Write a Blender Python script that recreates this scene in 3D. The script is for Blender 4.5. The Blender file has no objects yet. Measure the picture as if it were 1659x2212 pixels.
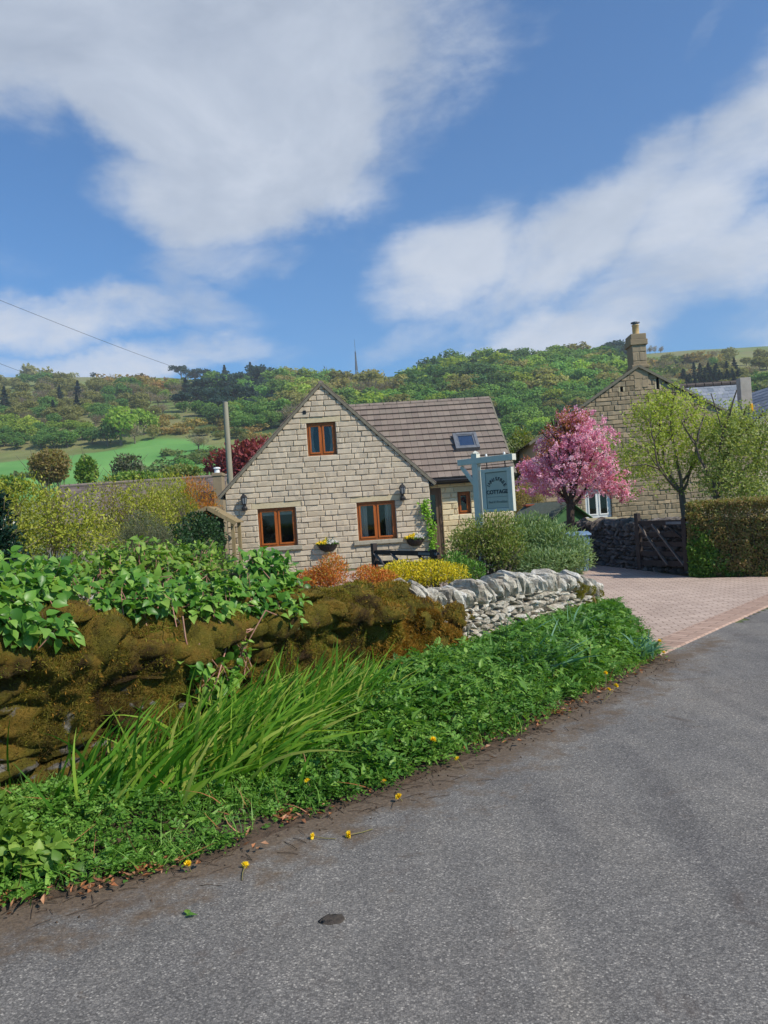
import bpy, bmesh, math, random
import numpy as np
from mathutils import Vector, Matrix
SC = bpy.context.scene
COL = SC.collection
rng = np.random.default_rng(7)
PI = math.pi
# ------------------------------------------------------------------ camera geometry
EYE = np.array([0., 0., 1.55]); FPX = 1662.0; ROLL = math.radians(3.8)
_c, _s = math.cos(ROLL), math.sin(ROLL)
def ray(u, v):
    a = (u - 829.5) / FPX; b = (1106 - v) / FPX
    return np.array([a * _c + b * _s, 1.0, -a * _s + b * _c])
def G(u, v, z=0.0):
    d = ray(u, v); return EYE + d * ((z - EYE[2]) / d[2])
def P(u, v, y):
    return EYE + ray(u, v) * y
def proj(p):
    d = np.asarray(p, float) - EYE
    x, z = d[0] / d[1], d[2] / d[1]
    return 829.5 + FPX * (x * _c - z * _s), 1106 - FPX * (x * _s + z * _c)
def lin(r, g, b):
    f = lambda c: (c / 255 / 12.92) if c / 255 <= .04045 else ((c / 255 + .055) / 1.055) ** 2.4
    return (f(r), f(g), f(b), 1.0)
# ------------------------------------------------------------------ noise
def _hash(i, j, k, seed):
    with np.errstate(over='ignore'):
        h = (i.astype(np.uint64) * np.uint64(374761393) + j.astype(np.uint64) * np.uint64(668265263) + k.astype(np.uint64) * np.uint64(2147483647) + np.uint64(seed * 1274126177 % 4294967296)) & np.uint64(0xffffffff)
        h = ((h ^ (h >> np.uint64(13))) * np.uint64(1274126177)) & np.uint64(0xffffffff)
        h = ((h ^ (h >> np.uint64(16))) * np.uint64(2246822519)) & np.uint64(0xffffffff)
        h = h ^ (h >> np.uint64(15))
    return h.astype(np.float64) / 4294967295.0
def vnoise(p, seed=0):
    p = np.asarray(p, float) + 1000.0
    i = np.floor(p).astype(np.int64); f = p - i; f = f * f * (3 - 2 * f)
    r = 0
    for dx in (0, 1):
        for dy in (0, 1):
            for dz in (0, 1):
                w = (f[..., 0] if dx else 1 - f[..., 0]) * (f[..., 1] if dy else 1 - f[..., 1]) * (f[..., 2] if dz else 1 - f[..., 2])
                r = r + w * _hash(i[..., 0] + dx, i[..., 1] + dy, i[..., 2] + dz, seed)
    return r
def fbm(p, oct=4, seed=0):
    p = np.asarray(p, float); a, s, t = .5, 0, 0
    for o in range(oct):
        s = s + a * vnoise(p * 2 ** o, seed + o); t += a; a *= .5
    return s / t
def unit(v):
    return v / np.maximum(np.linalg.norm(v, axis=-1, keepdims=True), 1e-9)
def rdir(n):
    return unit(rng.normal(size=(n, 3)))
# ------------------------------------------------------------------ mesh building
class MB:
    """collects polygons; V vertices, F lists of equal-sided polygon arrays, a point attribute t and a material index per face"""
    def __init__(s): s.V = []; s.F = []; s.M = []; s.T = []; s.n = 0
    def add(s, V, F, t=0.0, m=0):
        V = np.asarray(V, float).reshape(-1, 3)
        if not isinstance(F, list): F = [F]
        for f in F:
            f = np.asarray(f, int)
            if len(f): s.F.append(f + s.n); s.M.append(np.full(len(f), m))
        s.V.append(V); s.T.append(np.broadcast_to(np.asarray(t, float), (len(V),))); s.n += len(V)
    def build(s, name, mats, parent=None, smooth=False, local=False, bevel=0, kind=None):
        V = np.concatenate(s.V); T = np.concatenate(s.T)
        if parent is not None and not local:
            q = parent
            while q is not None: V = V - np.array(q.location); q = q.parent
        me = bpy.data.meshes.new(name)
        me.vertices.add(len(V)); me.vertices.foreach_set('co', V.astype(np.float32).ravel())
        loops = np.concatenate([f.ravel() for f in s.F]); tot = np.concatenate([np.full(len(f), f.shape[1]) for f in s.F])
        start = np.concatenate([[0], np.cumsum(tot)[:-1]])
        me.loops.add(len(loops)); me.loops.foreach_set('vertex_index', loops.astype(np.int32))
        me.polygons.add(len(tot)); me.polygons.foreach_set('loop_start', start.astype(np.int32)); me.polygons.foreach_set('loop_total', tot.astype(np.int32))
        me.polygons.foreach_set('material_index', np.concatenate(s.M).astype(np.int32))
        me.polygons.foreach_set('use_smooth', np.full(len(tot), bool(smooth)))
        at = me.attributes.new('t', 'FLOAT', 'POINT'); at.data.foreach_set('value', T.astype(np.float32))
        me.update(calc_edges=True); me.validate()
        for m in (mats if isinstance(mats, (list, tuple)) else [mats]): me.materials.append(m)
        o = bpy.data.objects.new(name, me); COL.objects.link(o)
        if parent is not None: o.parent = parent
        if bevel:
            b = o.modifiers.new('bevel', 'BEVEL'); b.width = bevel; b.segments = 2; b.limit_method = 'ANGLE'
        if kind: o['kind'] = kind
        return o
    def box(s, c, h, t=0.0, m=0, ax=None):
        c = np.asarray(c, float); A = np.eye(3) if ax is None else np.asarray(ax, float)
        sg = np.array([[-1, -1, -1], [1, -1, -1], [1, 1, -1], [-1, 1, -1], [-1, -1, 1], [1, -1, 1], [1, 1, 1], [-1, 1, 1]], float)
        V = c + (sg * np.asarray(h)) @ A
        s.add(V, np.array([[0, 3, 2, 1], [4, 5, 6, 7], [0, 1, 5, 4], [1, 2, 6, 5], [2, 3, 7, 6], [3, 0, 4, 7]]), t, m)
    def span(s, lo, hi, t=0.0, m=0):
        lo = np.asarray(lo, float); hi = np.asarray(hi, float); s.box((lo + hi) / 2, (hi - lo) / 2, t, m)
    def beam(s, p0, p1, w, h, up=(0, 0, 1), t=0.0, m=0):
        p0 = np.asarray(p0, float); p1 = np.asarray(p1, float); d = p1 - p0; L = np.linalg.norm(d); d = d / L
        x = np.cross(d, up); x /= np.linalg.norm(x); z = np.cross(x, d)
        s.box((p0 + p1) / 2, (L / 2, w / 2, h / 2), t, m, np.array([d, x, z]))
    def tube(s, pts, rad, n=6, t=0.0, m=0, cap=True):
        pts = np.asarray(pts, float); k = len(pts); rad = np.broadcast_to(np.asarray(rad, float), (k,))
        T = unit(np.gradient(pts, axis=0)); ref = np.array([0.31, 0.17, 0.93]) if abs(T[0, 2]) < .9 else np.array([1., .1, 0])
        X = unit(np.cross(T, ref)); Y = np.cross(T, X)
        a = np.arange(n) * 2 * PI / n
        V = pts[:, None] + rad[:, None, None] * (np.cos(a)[None, :, None] * X[:, None] + np.sin(a)[None, :, None] * Y[:, None])
        i = np.arange(k - 1)[:, None] * n; j = np.arange(n)[None]; j2 = (j + 1) % n
        F = np.stack([i + j, i + j2, i + n + j2, i + n + j], -1).reshape(-1, 4)
        s.add(V, F, t, m)
        if cap:
            s.add(V[0], np.arange(n)[None, ::-1], t, m); s.add(V[-1], np.arange(n)[None], t, m)
    def lathe(s, prof, c=(0, 0, 0), n=16, t=0.0, m=0):
        prof = np.asarray(prof, float); a = np.arange(n) * 2 * PI / n; k = len(prof)
        V = np.stack([prof[:, None, 0] * np.cos(a), prof[:, None, 0] * np.sin(a), np.repeat(prof[:, 1:2], n, 1)], -1) + np.asarray(c, float)
        i = np.arange(k - 1)[:, None] * n; j = np.arange(n)[None]; j2 = (j + 1) % n
        s.add(V, np.stack([i + j, i + j2, i + n + j2, i + n + j], -1).reshape(-1, 4), t, m)
    def poly(s, pts, t=0.0, m=0):
        s.add(pts, np.arange(len(pts))[None], t, m)
    def prism(s, pts, vec, t=0.0, m=0):
        pts = np.asarray(pts, float); n = len(pts); q = pts + np.asarray(vec, float)
        j = np.arange(n); j2 = (j + 1) % n
        s.add(np.concatenate([pts, q]), [j[None, ::-1], (j + n)[None], np.stack([j, j2, j2 + n, j + n], -1)], t, m)
    # ---- foliage
    def leaves(s, C, D, N, L, W, t, fold=.18, droop=.12, m=0):
        n = len(C); L = np.broadcast_to(L, (n,))[:, None]; W = np.broadcast_to(W, (n,))[:, None]
        D = unit(D); S = unit(np.cross(D, N)); N = np.cross(S, D)
        mid = C + D * L * .42
        V = np.stack([C, mid + S * W / 2 + N * W * fold, mid, mid - S * W / 2 + N * W * fold, C + D * L - N * L * droop], 1)
        b = np.arange(n)[:, None, None] * 5
        F = (b + np.array([[0, 2, 1], [0, 3, 2], [1, 2, 4], [2, 3, 4]])[None]).reshape(-1, 3)
        s.add(V, F, np.repeat(t, 5), m)
    def broad(s, C, D, N, L, W, t, fold=.16, droop=.3, m=0):
        """rounded leaf with a pointed tip, folded along the midrib and drooping"""
        n = len(C); L = np.broadcast_to(L, (n,))[:, None]; W = np.broadcast_to(W, (n,))[:, None]
        D = unit(D); S = unit(np.cross(D, N)); N = np.cross(S, D); dr = droop * rng.uniform(.3, 1.5, (n, 1))
        pt = lambda x, h, k: C + D * L * x + S * W * h + N * (W * fold * abs(h) * 2 * k - L * dr * x * x)
        V = [pt(0, 0, 0)]
        for x, h in ((.2, .40), (.5, .5), (.8, .27)): V += [pt(x - .03, h, 1), pt(x, 0, 0), pt(x - .03, -h, 1)]
        V = np.stack(V + [pt(1.04, 0, 0)], 1); b = np.arange(n)[:, None, None] * 11
        q = np.array([[1, 4, 5, 2], [2, 5, 6, 3], [4, 7, 8, 5], [5, 8, 9, 6]]); f = np.array([[0, 1, 2], [0, 2, 3], [7, 10, 8], [8, 10, 9]])
        s.add(V, [(b + q[None]).reshape(-1, 4), (b + f[None]).reshape(-1, 3)], np.repeat(t, 11), m)
    def cards(s, C, D, N, L, W, t, m=0):
        n = len(C); L = np.broadcast_to(L, (n,))[:, None]; W = np.broadcast_to(W, (n,))[:, None]
        D = unit(D); S = unit(np.cross(D, N))
        V = np.stack([C - D * L * .5, C + S * W / 2 - D * L * .08, C + D * L * .5, C - S * W / 2 - D * L * .08], 1)
        s.add(V, np.arange(n * 4).reshape(-1, 4), np.repeat(t, 4), m)
    def blades(s, C, D0, L, W, bend, t, seg=5, m=0, up=None):
        """curved strips: start direction D0, bending downwards/sideways by vector bend"""
        n = len(C); k = seg + 1
        f = np.linspace(0, 1, k)[None, :, None]
        L = np.broadcast_to(L, (n,))[:, None, None]; W = np.broadcast_to(W, (n,))[:, None, None]
        path = C[:, None] + D0[:, None] * L * f + bend[:, None] * L * f ** 2.2
        S = unit(np.cross(D0, rdir(n)))[:, None]
        wv = W / 2 * (np.minimum(1, f * 6 + .45) * (1 - f ** 2.5)) + .0004
        V = np.stack([path + S * wv, path - S * wv], 2).reshape(n, k * 2, 3)
        i = np.arange(seg)[:, None] * 2
        q = np.concatenate([i, i + 1, i + 3, i + 2], 1)
        F = (np.arange(n)[:, None, None] * k * 2 + q[None]).reshape(-1, 4)
        s.add(V, F, np.repeat(t, k * 2), m)
# ------------------------------------------------------------------ scene objects
def tag(o, label=None, cat=None, group=None, kind=None):
    for k, v in (('label', label), ('category', cat), ('group', group), ('kind', kind)):
        if v: o[k] = v
    return o
def thing(name, label, cat, loc=(0, 0, 0), rz=0.0, group=None):
    o = bpy.data.objects.new(name, None); COL.objects.link(o)
    o.location = tuple(float(x) for x in loc); o.rotation_euler = (0, 0, rz); o.empty_display_size = .2
    return tag(o, label, cat, group)
def copy_tree(o, parent=None):
    c = o.copy(); COL.objects.link(c)
    if parent is not None: c.parent = parent
    for ch in [x for x in CH.get(o.name, [])]: copy_tree(ch, c)
    return c
CH = {}
def register(root):
    for ch in root.children: CH.setdefault(root.name, []).append(ch); register(ch)
# ------------------------------------------------------------------ materials
def mat(name):
    m = bpy.data.materials.new(name); m.use_nodes = True
    nt = m.node_tree; b = nt.nodes['Principled BSDF']
    return m, nt, b
def nd(nt, typ, **kw):
    n = nt.nodes.new(typ)
    for k, v in kw.items():
        if k.startswith('i_'):
            n.inputs[k[2:].replace('_', ' ')].default_value = v
        else: setattr(n, k, v)
    return n
def ramp(nt, fac, stops, interp='LINEAR'):
    r = nt.nodes.new('ShaderNodeValToRGB'); r.color_ramp.interpolation = interp
    e = r.color_ramp.elements
    while len(e) < len(stops): e.new(.5)
    for el, (p, c) in zip(e, stops):
        el.position = p; el.color = c if len(c) == 4 else (*c, 1)
    nt.links.new(fac, r.inputs['Fac']); return r.outputs['Color']
def noise(nt, scale, detail=4, rough=.55, vec=None, dist=0.0):
    n = nd(nt, 'ShaderNodeTexNoise'); n.inputs['Scale'].default_value = scale; n.inputs['Detail'].default_value = detail
    n.inputs['Roughness'].default_value = rough; n.inputs['Distortion'].default_value = dist
    if vec is not None: nt.links.new(vec, n.inputs['Vector'])
    return n.outputs['Fac']
def objco(nt, scale=None, rot=None):
    tc = nd(nt, 'ShaderNodeTexCoord'); v = tc.outputs['Object']
    if scale is not None or rot is not None:
        mp = nd(nt, 'ShaderNodeMapping')
        if scale is not None: mp.inputs['Scale'].default_value = scale
        if rot is not None: mp.inputs['Rotation'].default_value = rot
        nt.links.new(v, mp.inputs['Vector']); v = mp.outputs['Vector']
    return v
def math2(nt, op, a, b, clamp=False):
    n = nd(nt, 'ShaderNodeMath', operation=op); n.use_clamp = clamp
    for i, x in enumerate((a, b)):
        if x is None: continue
        if isinstance(x, (int, float)): n.inputs[i].default_value = x
        else: nt.links.new(x, n.inputs[i])
    return n.outputs[0]
def mix(nt, fac, a, b, typ='MIX'):
    n = nd(nt, 'ShaderNodeMix', data_type='RGBA', blend_type=typ)
    for i, x in ((0, fac), (6, a), (7, b)):
        if isinstance(x, (int, float)): n.inputs[i].default_value = x
        elif isinstance(x, tuple): n.inputs[i].default_value = x if len(x) == 4 else (*x, 1)
        else: nt.links.new(x, n.inputs[i])
    return n.outputs[2]
def attr(nt, name='t'):
    a = nd(nt, 'ShaderNodeAttribute'); a.attribute_name = name; return a.outputs['Fac']
def bump(nt, b, h, strength=.5, dist=.01):
    n = nd(nt, 'ShaderNodeBump'); n.inputs['Strength'].default_value = strength; n.inputs['Distance'].default_value = dist
    nt.links.new(h, n.inputs['Height']); nt.links.new(n.outputs[0], b.inputs['Normal'])
def leafmat(name, stops, trans=.35, rough=.5, objrand=0.0, spec=.35, ttint=(1.25, 1.25, .55, 1)):
    """leaf colour by the per-leaf attribute t (a random number), part of the light passes through"""
    m, nt, b = mat(name)
    f = attr(nt)
    c = ramp(nt, f, stops)
    if objrand:
        oi = nd(nt, 'ShaderNodeObjectInfo')
        hs = nd(nt, 'ShaderNodeHueSaturation'); nt.links.new(c, hs.inputs['Color'])
        mr = nd(nt, 'ShaderNodeMapRange'); mr.inputs['To Min'].default_value = .5 - objrand * .02; mr.inputs['To Max'].default_value = .5 + objrand * .03
        nt.links.new(oi.outputs['Random'], mr.inputs['Value']); nt.links.new(mr.outputs[0], hs.inputs['Hue'])
        wn = nd(nt, 'ShaderNodeTexWhiteNoise', noise_dimensions='1D'); nt.links.new(oi.outputs['Random'], wn.inputs['W'])
        mv = nd(nt, 'ShaderNodeMapRange'); mv.inputs['To Min'].default_value = 1 - objrand * .3; mv.inputs['To Max'].default_value = 1 + objrand * .4
        nt.links.new(wn.outputs['Value'], mv.inputs['Value']); nt.links.new(mv.outputs[0], hs.inputs['Value'])
        c = hs.outputs['Color']
    nt.links.new(c, b.inputs['Base Color']); b.inputs['Roughness'].default_value = rough
    b.inputs['Specular IOR Level'].default_value = spec
    if trans:
        tr = nd(nt, 'ShaderNodeBsdfTranslucent')
        c2 = mix(nt, 1.0, c, ttint, 'MULTIPLY'); nt.links.new(c2, tr.inputs['Color'])
        ms = nd(nt, 'ShaderNodeMixShader'); ms.inputs[0].default_value = trans
        nt.links.new(b.outputs[0], ms.inputs[1]); nt.links.new(tr.outputs[0], ms.inputs[2])
        nt.links.new(ms.outputs[0], nt.nodes['Material Output'].inputs['Surface'])
    return m
def stops(*cols):
    k = len(cols); return [(i / max(k - 1, 1), c if len(c) == 4 else lin(*c)) for i, c in enumerate(cols)]
def simple(name, c1, c2=None, scale=8, rough=.7, bumps=.0, bdist=.005, stretch=None, spec=.4, metal=0.0):
    """two tones mixed by noise"""
    m, nt, b = mat(name); c2 = c2 or c1
    v = objco(nt, stretch)
    f = noise(nt, scale, 6, .6, v)
    nt.links.new(ramp(nt, f, [(.3, c1), (.7, c2)]), b.inputs['Base Color'])
    b.inputs['Roughness'].default_value = rough; b.inputs['Specular IOR Level'].default_value = spec; b.inputs['Metallic'].default_value = metal
    if bumps: bump(nt, b, noise(nt, scale * 4, 5, .6, v), bumps, bdist)
    return m
M = {}
# leaves (base colours)
LF = lambda n, *c, **k: M.__setitem__(n, leafmat(n, stops(*c), **k))
LF('verge_green', (68, 110, 42), (104, 150, 56), (156, 192, 92))
LF('herb_green', (56, 98, 38), (88, 134, 50), (138, 174, 76))
LF('grass_blade', (58, 108, 30), (92, 144, 40), (140, 174, 60), (182, 186, 96), trans=.45, spec=.18, rough=.6)
LF('daffodil_leaf', (84, 130, 100), (122, 162, 130), trans=.3)
LF('climber_leaf', (58, 106, 38), (98, 146, 54), (152, 184, 88), rough=.38)
LF('nettle_leaf', (74, 112, 42), (110, 146, 54), (156, 178, 80))
LF('lime_shrub', (108, 118, 38), (142, 150, 48), (180, 184, 66), (150, 132, 90))
LF('willow_shrub', (132, 144, 40), (164, 172, 50), (192, 192, 64))
LF('orange_leaf', (180, 100, 34), (204, 132, 40), (170, 150, 50))
LF('grey_shrub', (84, 96, 72), (108, 116, 88), (128, 128, 98))
LF('brown_shrub', (142, 126, 78), (164, 144, 98), (138, 140, 74), trans=.5)
LF('ivy_dark', (26, 52, 30), (42, 76, 42), (76, 108, 66))
LF('holly', (16, 38, 30), (28, 58, 44), (52, 84, 68), rough=.3)
LF('spiraea_orange', (188, 96, 46), (210, 122, 54), (206, 146, 60), (160, 142, 60))
LF('yellow_leaf', (206, 184, 28), (228, 208, 44), (178, 174, 52))
LF('willow_grey', (96, 124, 76), (128, 152, 98), (162, 180, 130))
LF('olive_leaf', (102, 124, 50), (132, 148, 66), (146, 142, 84))
LF('apple_leaf', (138, 156, 62), (170, 184, 84), (200, 206, 126), trans=.45)
LF('apple_pale', (132, 150, 78), (162, 174, 100), (192, 196, 136), trans=.45)
LF('cherry_blossom', (206, 118, 158), (230, 158, 188), (244, 196, 214), (252, 228, 236), trans=.35, ttint=(1.15, 1.02, .92, 1))
LF('cherry_leaf', (164, 96, 66), (178, 118, 76), (150, 120, 66))
LF('acer_red', (136, 62, 66), (158, 80, 82), (116, 56, 60))
LF('hedge_brown', (148, 124, 80), (168, 142, 94), (142, 142, 78), (120, 134, 68))
LF('hedge_green', (66, 100, 36), (94, 132, 46), (130, 160, 66))
LF('wall_ivy', (110, 160, 40), (146, 190, 58))
LF('dandelion', (244, 206, 10), (250, 222, 50), trans=.2)
LF('flower_white', (222, 220, 210), (236, 232, 224), (206, 196, 200), trans=.2, ttint=(1, 1, 1, 1))
LF('litter', (150, 92, 56), (176, 118, 78), (124, 84, 58), (196, 150, 112), trans=.1)
LF('yucca', (90, 120, 104), (120, 146, 126))
LF('moss_fuzz', (76, 62, 30), (104, 98, 36), (142, 130, 52), (126, 132, 52), trans=.25, rough=.8, spec=.1)
LF('moss_orange', (116, 88, 34), (146, 108, 42), (166, 124, 54), (122, 108, 40), trans=.25, rough=.8, spec=.1)
# far trees, tinted a little by the object itself
for n, c in dict(lime=((136, 160, 66), (156, 176, 78), (174, 188, 92)), green=((102, 140, 72), (120, 154, 82), (138, 166, 92)), dark=((76, 108, 66), (92, 122, 76), (106, 134, 84)),
                 olive=((136, 136, 80), (152, 148, 92), (164, 158, 104)), bare=((134, 120, 106), (150, 136, 120), (142, 138, 112)), pine=((46, 68, 64), (58, 82, 76), (74, 98, 88)),
                 gorse=((150, 126, 78), (164, 136, 82), (128, 126, 78)), bush=((96, 118, 66), (118, 136, 78), (138, 144, 92))).items():
    M['far_' + n] = leafmat('far_' + n, stops(*c), trans=.45, rough=.8, objrand=.7 if n != 'pine' else .3, spec=.1)
M['bark'] = simple('bark', lin(86, 74, 62), lin(124, 112, 98), 30, .9, .6, .01, (1, 1, .25))
M['bark_dark'] = simple('bark_dark', lin(48, 38, 34), lin(84, 70, 60), 30, .9, .6, .01, (1, 1, .25))
M['twig'] = simple('twig', lin(104, 90, 68), lin(138, 122, 96), 20, .9)
M['stalk'] = simple('stalk', lin(96, 104, 52), lin(130, 112, 78), 20, .8)
M['red_stalk'] = simple('red_stalk', lin(150, 96, 84), lin(176, 140, 118), 20, .8)
# ------------------------------------------------------------------ materials of the built things
def stone_mat(name, cols, mortar, rough=.9, grain=60, bs=.5):
    m, nt, b = mat(name)
    v = objco(nt)
    t = ramp(nt, attr(nt), [(i / (len(cols) - 1), c) for i, c in enumerate(cols)])
    n1 = noise(nt, 3, 5, .6, v); n2 = noise(nt, grain, 4, .7, v)
    c = mix(nt, .45, t, ramp(nt, n1, [(.3, (.42, .42, .42)), (.7, (.62, .6, .56))]), 'OVERLAY')
    c = mix(nt, .4, c, ramp(nt, n2, [(.3, (.36, .36, .36)), (.7, (.62, .62, .62))]), 'OVERLAY')
    nt.links.new(c, b.inputs['Base Color']); b.inputs['Roughness'].default_value = rough; b.inputs['Specular IOR Level'].default_value = .2
    bump(nt, b, n2, bs, .012)
    return m
M['gable_stone'] = stone_mat('gable_stone', [lin(188, 174, 153), lin(193, 179, 158), lin(198, 184, 163), lin(191, 175, 151)], None)
M['mortar'] = simple('mortar', lin(194, 180, 160), lin(204, 191, 171), 25, .95, .4)
M['wing_stone'] = stone_mat('wing_stone', [lin(206, 188, 152), lin(214, 198, 164), lin(222, 208, 176), lin(204, 186, 154)], None)
M['old_stone'] = stone_mat('old_stone', [lin(146, 130, 106), lin(160, 142, 116), lin(152, 138, 116), lin(172, 152, 124)], None, grain=40)
M['old_mortar'] = simple('old_mortar', lin(132, 122, 104), lin(152, 140, 120), 25, .95, .4)
M['lintel'] = simple('lintel', lin(186, 170, 136), lin(202, 188, 156), 14, .9, .3)
M['sill'] = simple('sill', lin(150, 142, 124), lin(176, 168, 150), 14, .9, .3)
M['verge_mortar'] = simple('verge_mortar', lin(104, 98, 84), lin(132, 126, 110), 20, .95, .5)
M['rooftile'] = stone_mat('rooftile', [lin(122, 110, 102), lin(130, 117, 108), lin(138, 125, 115), lin(126, 116, 106)], None, grain=50, bs=.2)
M['ridgetile'] = simple('ridgetile', lin(118, 104, 96), lin(146, 132, 120), 9, .9, .4)
M['slate'] = stone_mat('slate', [lin(116, 124, 136), lin(134, 140, 150), lin(148, 152, 160), lin(108, 118, 130)], None, rough=.55, bs=.2)
M['old_slate'] = stone_mat('old_slate', [lin(92, 84, 80), lin(112, 100, 94), lin(124, 112, 106)], None, rough=.8, bs=.2)
M['oak'] = simple('oak', lin(150, 78, 24), lin(178, 98, 34), 18, .45, .1, .002, (1, 1, .15))
M['white_paint'] = simple('white_paint', lin(226, 226, 222), lin(236, 236, 232), 10, .45)
M['black_plastic'] = simple('black_plastic', lin(20, 20, 22), lin(30, 30, 32), 10, .4)
M['curtain'] = simple('curtain', lin(206, 200, 186), lin(224, 220, 208), 30, .9, .0, .005, (6, 1, .1))
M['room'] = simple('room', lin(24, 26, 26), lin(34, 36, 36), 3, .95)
M['door_wood'] = simple('door_wood', lin(86, 70, 56), lin(108, 90, 72), 20, .6, .2, .003, (1, 1, .1))
M['dark_wood'] = simple('dark_wood', lin(38, 30, 28), lin(58, 48, 44), 16, .75, .4, .003, (1, 1, .2))
M['grey_wood'] = simple('grey_wood', lin(128, 110, 78), lin(152, 136, 102), 22, .9, .4, .004, (1, 1, .12))
M['pole_wood'] = simple('pole_wood', lin(138, 132, 112), lin(162, 156, 136), 22, .9, .4, .004, (1, 1, .05))
M['weathered'] = simple('weathered', lin(92, 82, 76), lin(116, 106, 98), 20, .85)
M['sage_paint'] = simple('sage_paint', lin(198, 196, 180), lin(206, 204, 190), 12, .45, .1, .002)
M['sage_panel'] = simple('sage_panel', lin(178, 178, 162), lin(184, 184, 168), 12, .5)
M['letter_dark'] = simple('letter_dark', lin(44, 50, 56), None, 5, .6)
M['letter_faint'] = simple('letter_faint', lin(132, 138, 130), None, 5, .6)
M['iron'] = simple('iron', lin(28, 28, 30), lin(46, 44, 44), 30, .5, .2, .002)
M['lamp_glass'] = simple('lamp_glass', lin(120, 126, 130), None, 5, .15)
M['pot_clay'] = simple('pot_clay', lin(190, 156, 104), lin(206, 176, 124), 8, .8)
M['terracotta'] = simple('terracotta', lin(136, 70, 48), lin(156, 88, 62), 12, .9, .3)
M['zinc'] = simple('zinc', lin(92, 94, 98), lin(120, 122, 126), 8, .4, spec=.5)
M['render_grey'] = simple('render_grey', lin(158, 150, 138), lin(176, 168, 156), 5, .95, .3)
M['yellow_box'] = simple('yellow_box', lin(236, 176, 14), None, 5, .4)
M['felt_green'] = simple('felt_green', lin(72, 82, 72), lin(92, 100, 90), 16, .95, .4)
M['green_boards'] = simple('green_boards', lin(48, 84, 44), lin(62, 100, 56), 10, .7, .2)
M['bin_blue'] = simple('bin_blue', lin(92, 120, 150), lin(108, 136, 164), 8, .5)
M['steel'] = simple('steel', lin(96, 100, 108), lin(120, 124, 130), 8, .5, metal=.4)
M['roof_deck'] = simple('roof_deck', lin(70, 62, 58), lin(84, 76, 70), 6, .95)
def glassmat():
    m, nt, b = mat('window_glass')
    g = nd(nt, 'ShaderNodeBsdfGlossy'); g.inputs['Roughness'].default_value = .02
    t = nd(nt, 'ShaderNodeBsdfTransparent'); t.inputs['Color'].default_value = (.82, .86, .86, 1)
    fr = nd(nt, 'ShaderNodeFresnel'); fr.inputs['IOR'].default_value = 1.7
    ms = nd(nt, 'ShaderNodeMixShader'); nt.links.new(fr.outputs[0], ms.inputs[0]); nt.links.new(t.outputs[0], ms.inputs[1]); nt.links.new(g.outputs[0], ms.inputs[2])
    nt.links.new(ms.outputs[0], nt.nodes['Material Output'].inputs['Surface'])
    return m
M['glass'] = glassmat()
def mk_skyglass():
    m, nt, b = mat('skylight_glass'); b.inputs['Base Color'].default_value = lin(40, 52, 74); b.inputs['Roughness'].default_value = .04
    b.inputs['Specular IOR Level'].default_value = 1.0; b.inputs['Coat Weight'].default_value = 1.0; b.inputs['Coat IOR'].default_value = 1.8
    return m
M['skyglass'] = mk_skyglass()
# ------------------------------------------------------------------ masonry of single proud blocks
def block_wall(X0, X1, Z0, Z1, xl, xr, holes, course, blen, seed, proud=.03, rough=.022, rows=None, y0=0.0, jit=.25):
    """front on the plane y = y0 facing -y; returns (blocks MB, mortar MB)"""
    r = np.random.default_rng(seed); B = MB(); K = MB()
    if rows is None:
        n = int(round((Z1 - Z0) / course)); rows = np.linspace(Z0, Z1, n + 1)
    nx, nz = 6, 4
    for k in range(len(rows) - 1):
        z0, z1 = rows[k], rows[k + 1]; zc = (z0 + z1) / 2
        a, b = max(X0, xl(zc)), min(X1, xr(zc))
        iv = [(a, b)]
        for (h0, h1, g0, g1) in holes:
            if zc > g0 and zc < g1:
                iv = [q for (p, q_) in iv for q in ((p, min(q_, h0)), (max(p, h1), q_)) if q[1] - q[0] > .01]
        if b - a < .03: continue
        for (p, q) in iv:
            lo = lambda z: max(p, xl(z)) if p == a else p
            hi = lambda z: min(q, xr(z)) if q == b else q
            K.add([[lo(z0), y0, z0], [hi(z0), y0, z0], [max(hi(z1), lo(z1)), y0, z1], [lo(z1), y0, z1]], np.array([[0, 1, 2, 3]]))
            x = X0 - blen * r.uniform(.1, .9) - (blen / 2 if k % 2 else 0)
            while x < q:
                L = blen * r.uniform(1 - jit, 1 + jit); xa, xb = x, x + L; x = xb
                if q - x < .12: xb = x = q
                if xb <= p + .04 or xa >= q - .04: continue
                if xa < p or xa - p < .1: xa = p
                xb = min(xb, q)
                j = .004
                za, zb = z0 + j, z1 - j
                zz = np.linspace(za, zb, nz); V = np.zeros((nz, nx, 3))
                for i, z in enumerate(zz):
                    l_, h_ = max(xa + j, lo(z)), min(xb - j, hi(z))
                    if h_ < l_: h_ = l_ = (l_ + h_) / 2
                    V[i, :, 0] = np.linspace(l_, h_, nx); V[i, :, 2] = z
                dep = proud * r.uniform(.7, 1.25) + rough * (r.random((nz, nx)) - .4)
                dep[0] = dep[-1] = dep[0] * 0; dep[:, 0] = dep[:, -1] = 0
                dep[1:-1, 1:-1] += 0
                # pull the inner ring out to the rim so that each block has a steep edge
                e = .018
                V[1, :, 2] = za + e; V[-2, :, 2] = zb - e
                w = V[:, -1, 0] - V[:, 0, 0]
                V[:, 1, 0] = V[:, 0, 0] + np.minimum(e, w * .3); V[:, -2, 0] = V[:, -1, 0] - np.minimum(e, w * .3)
                V[..., 1] = y0 - dep - .002
                i = np.arange(nz - 1)[:, None] * nx; jj = np.arange(nx - 1)[None]
                F = np.stack([i + jj, i + jj + 1, i + nx + jj + 1, i + nx + jj], -1).reshape(-1, 4)
                B.add(V, F, r.random())
    return B, K
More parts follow.
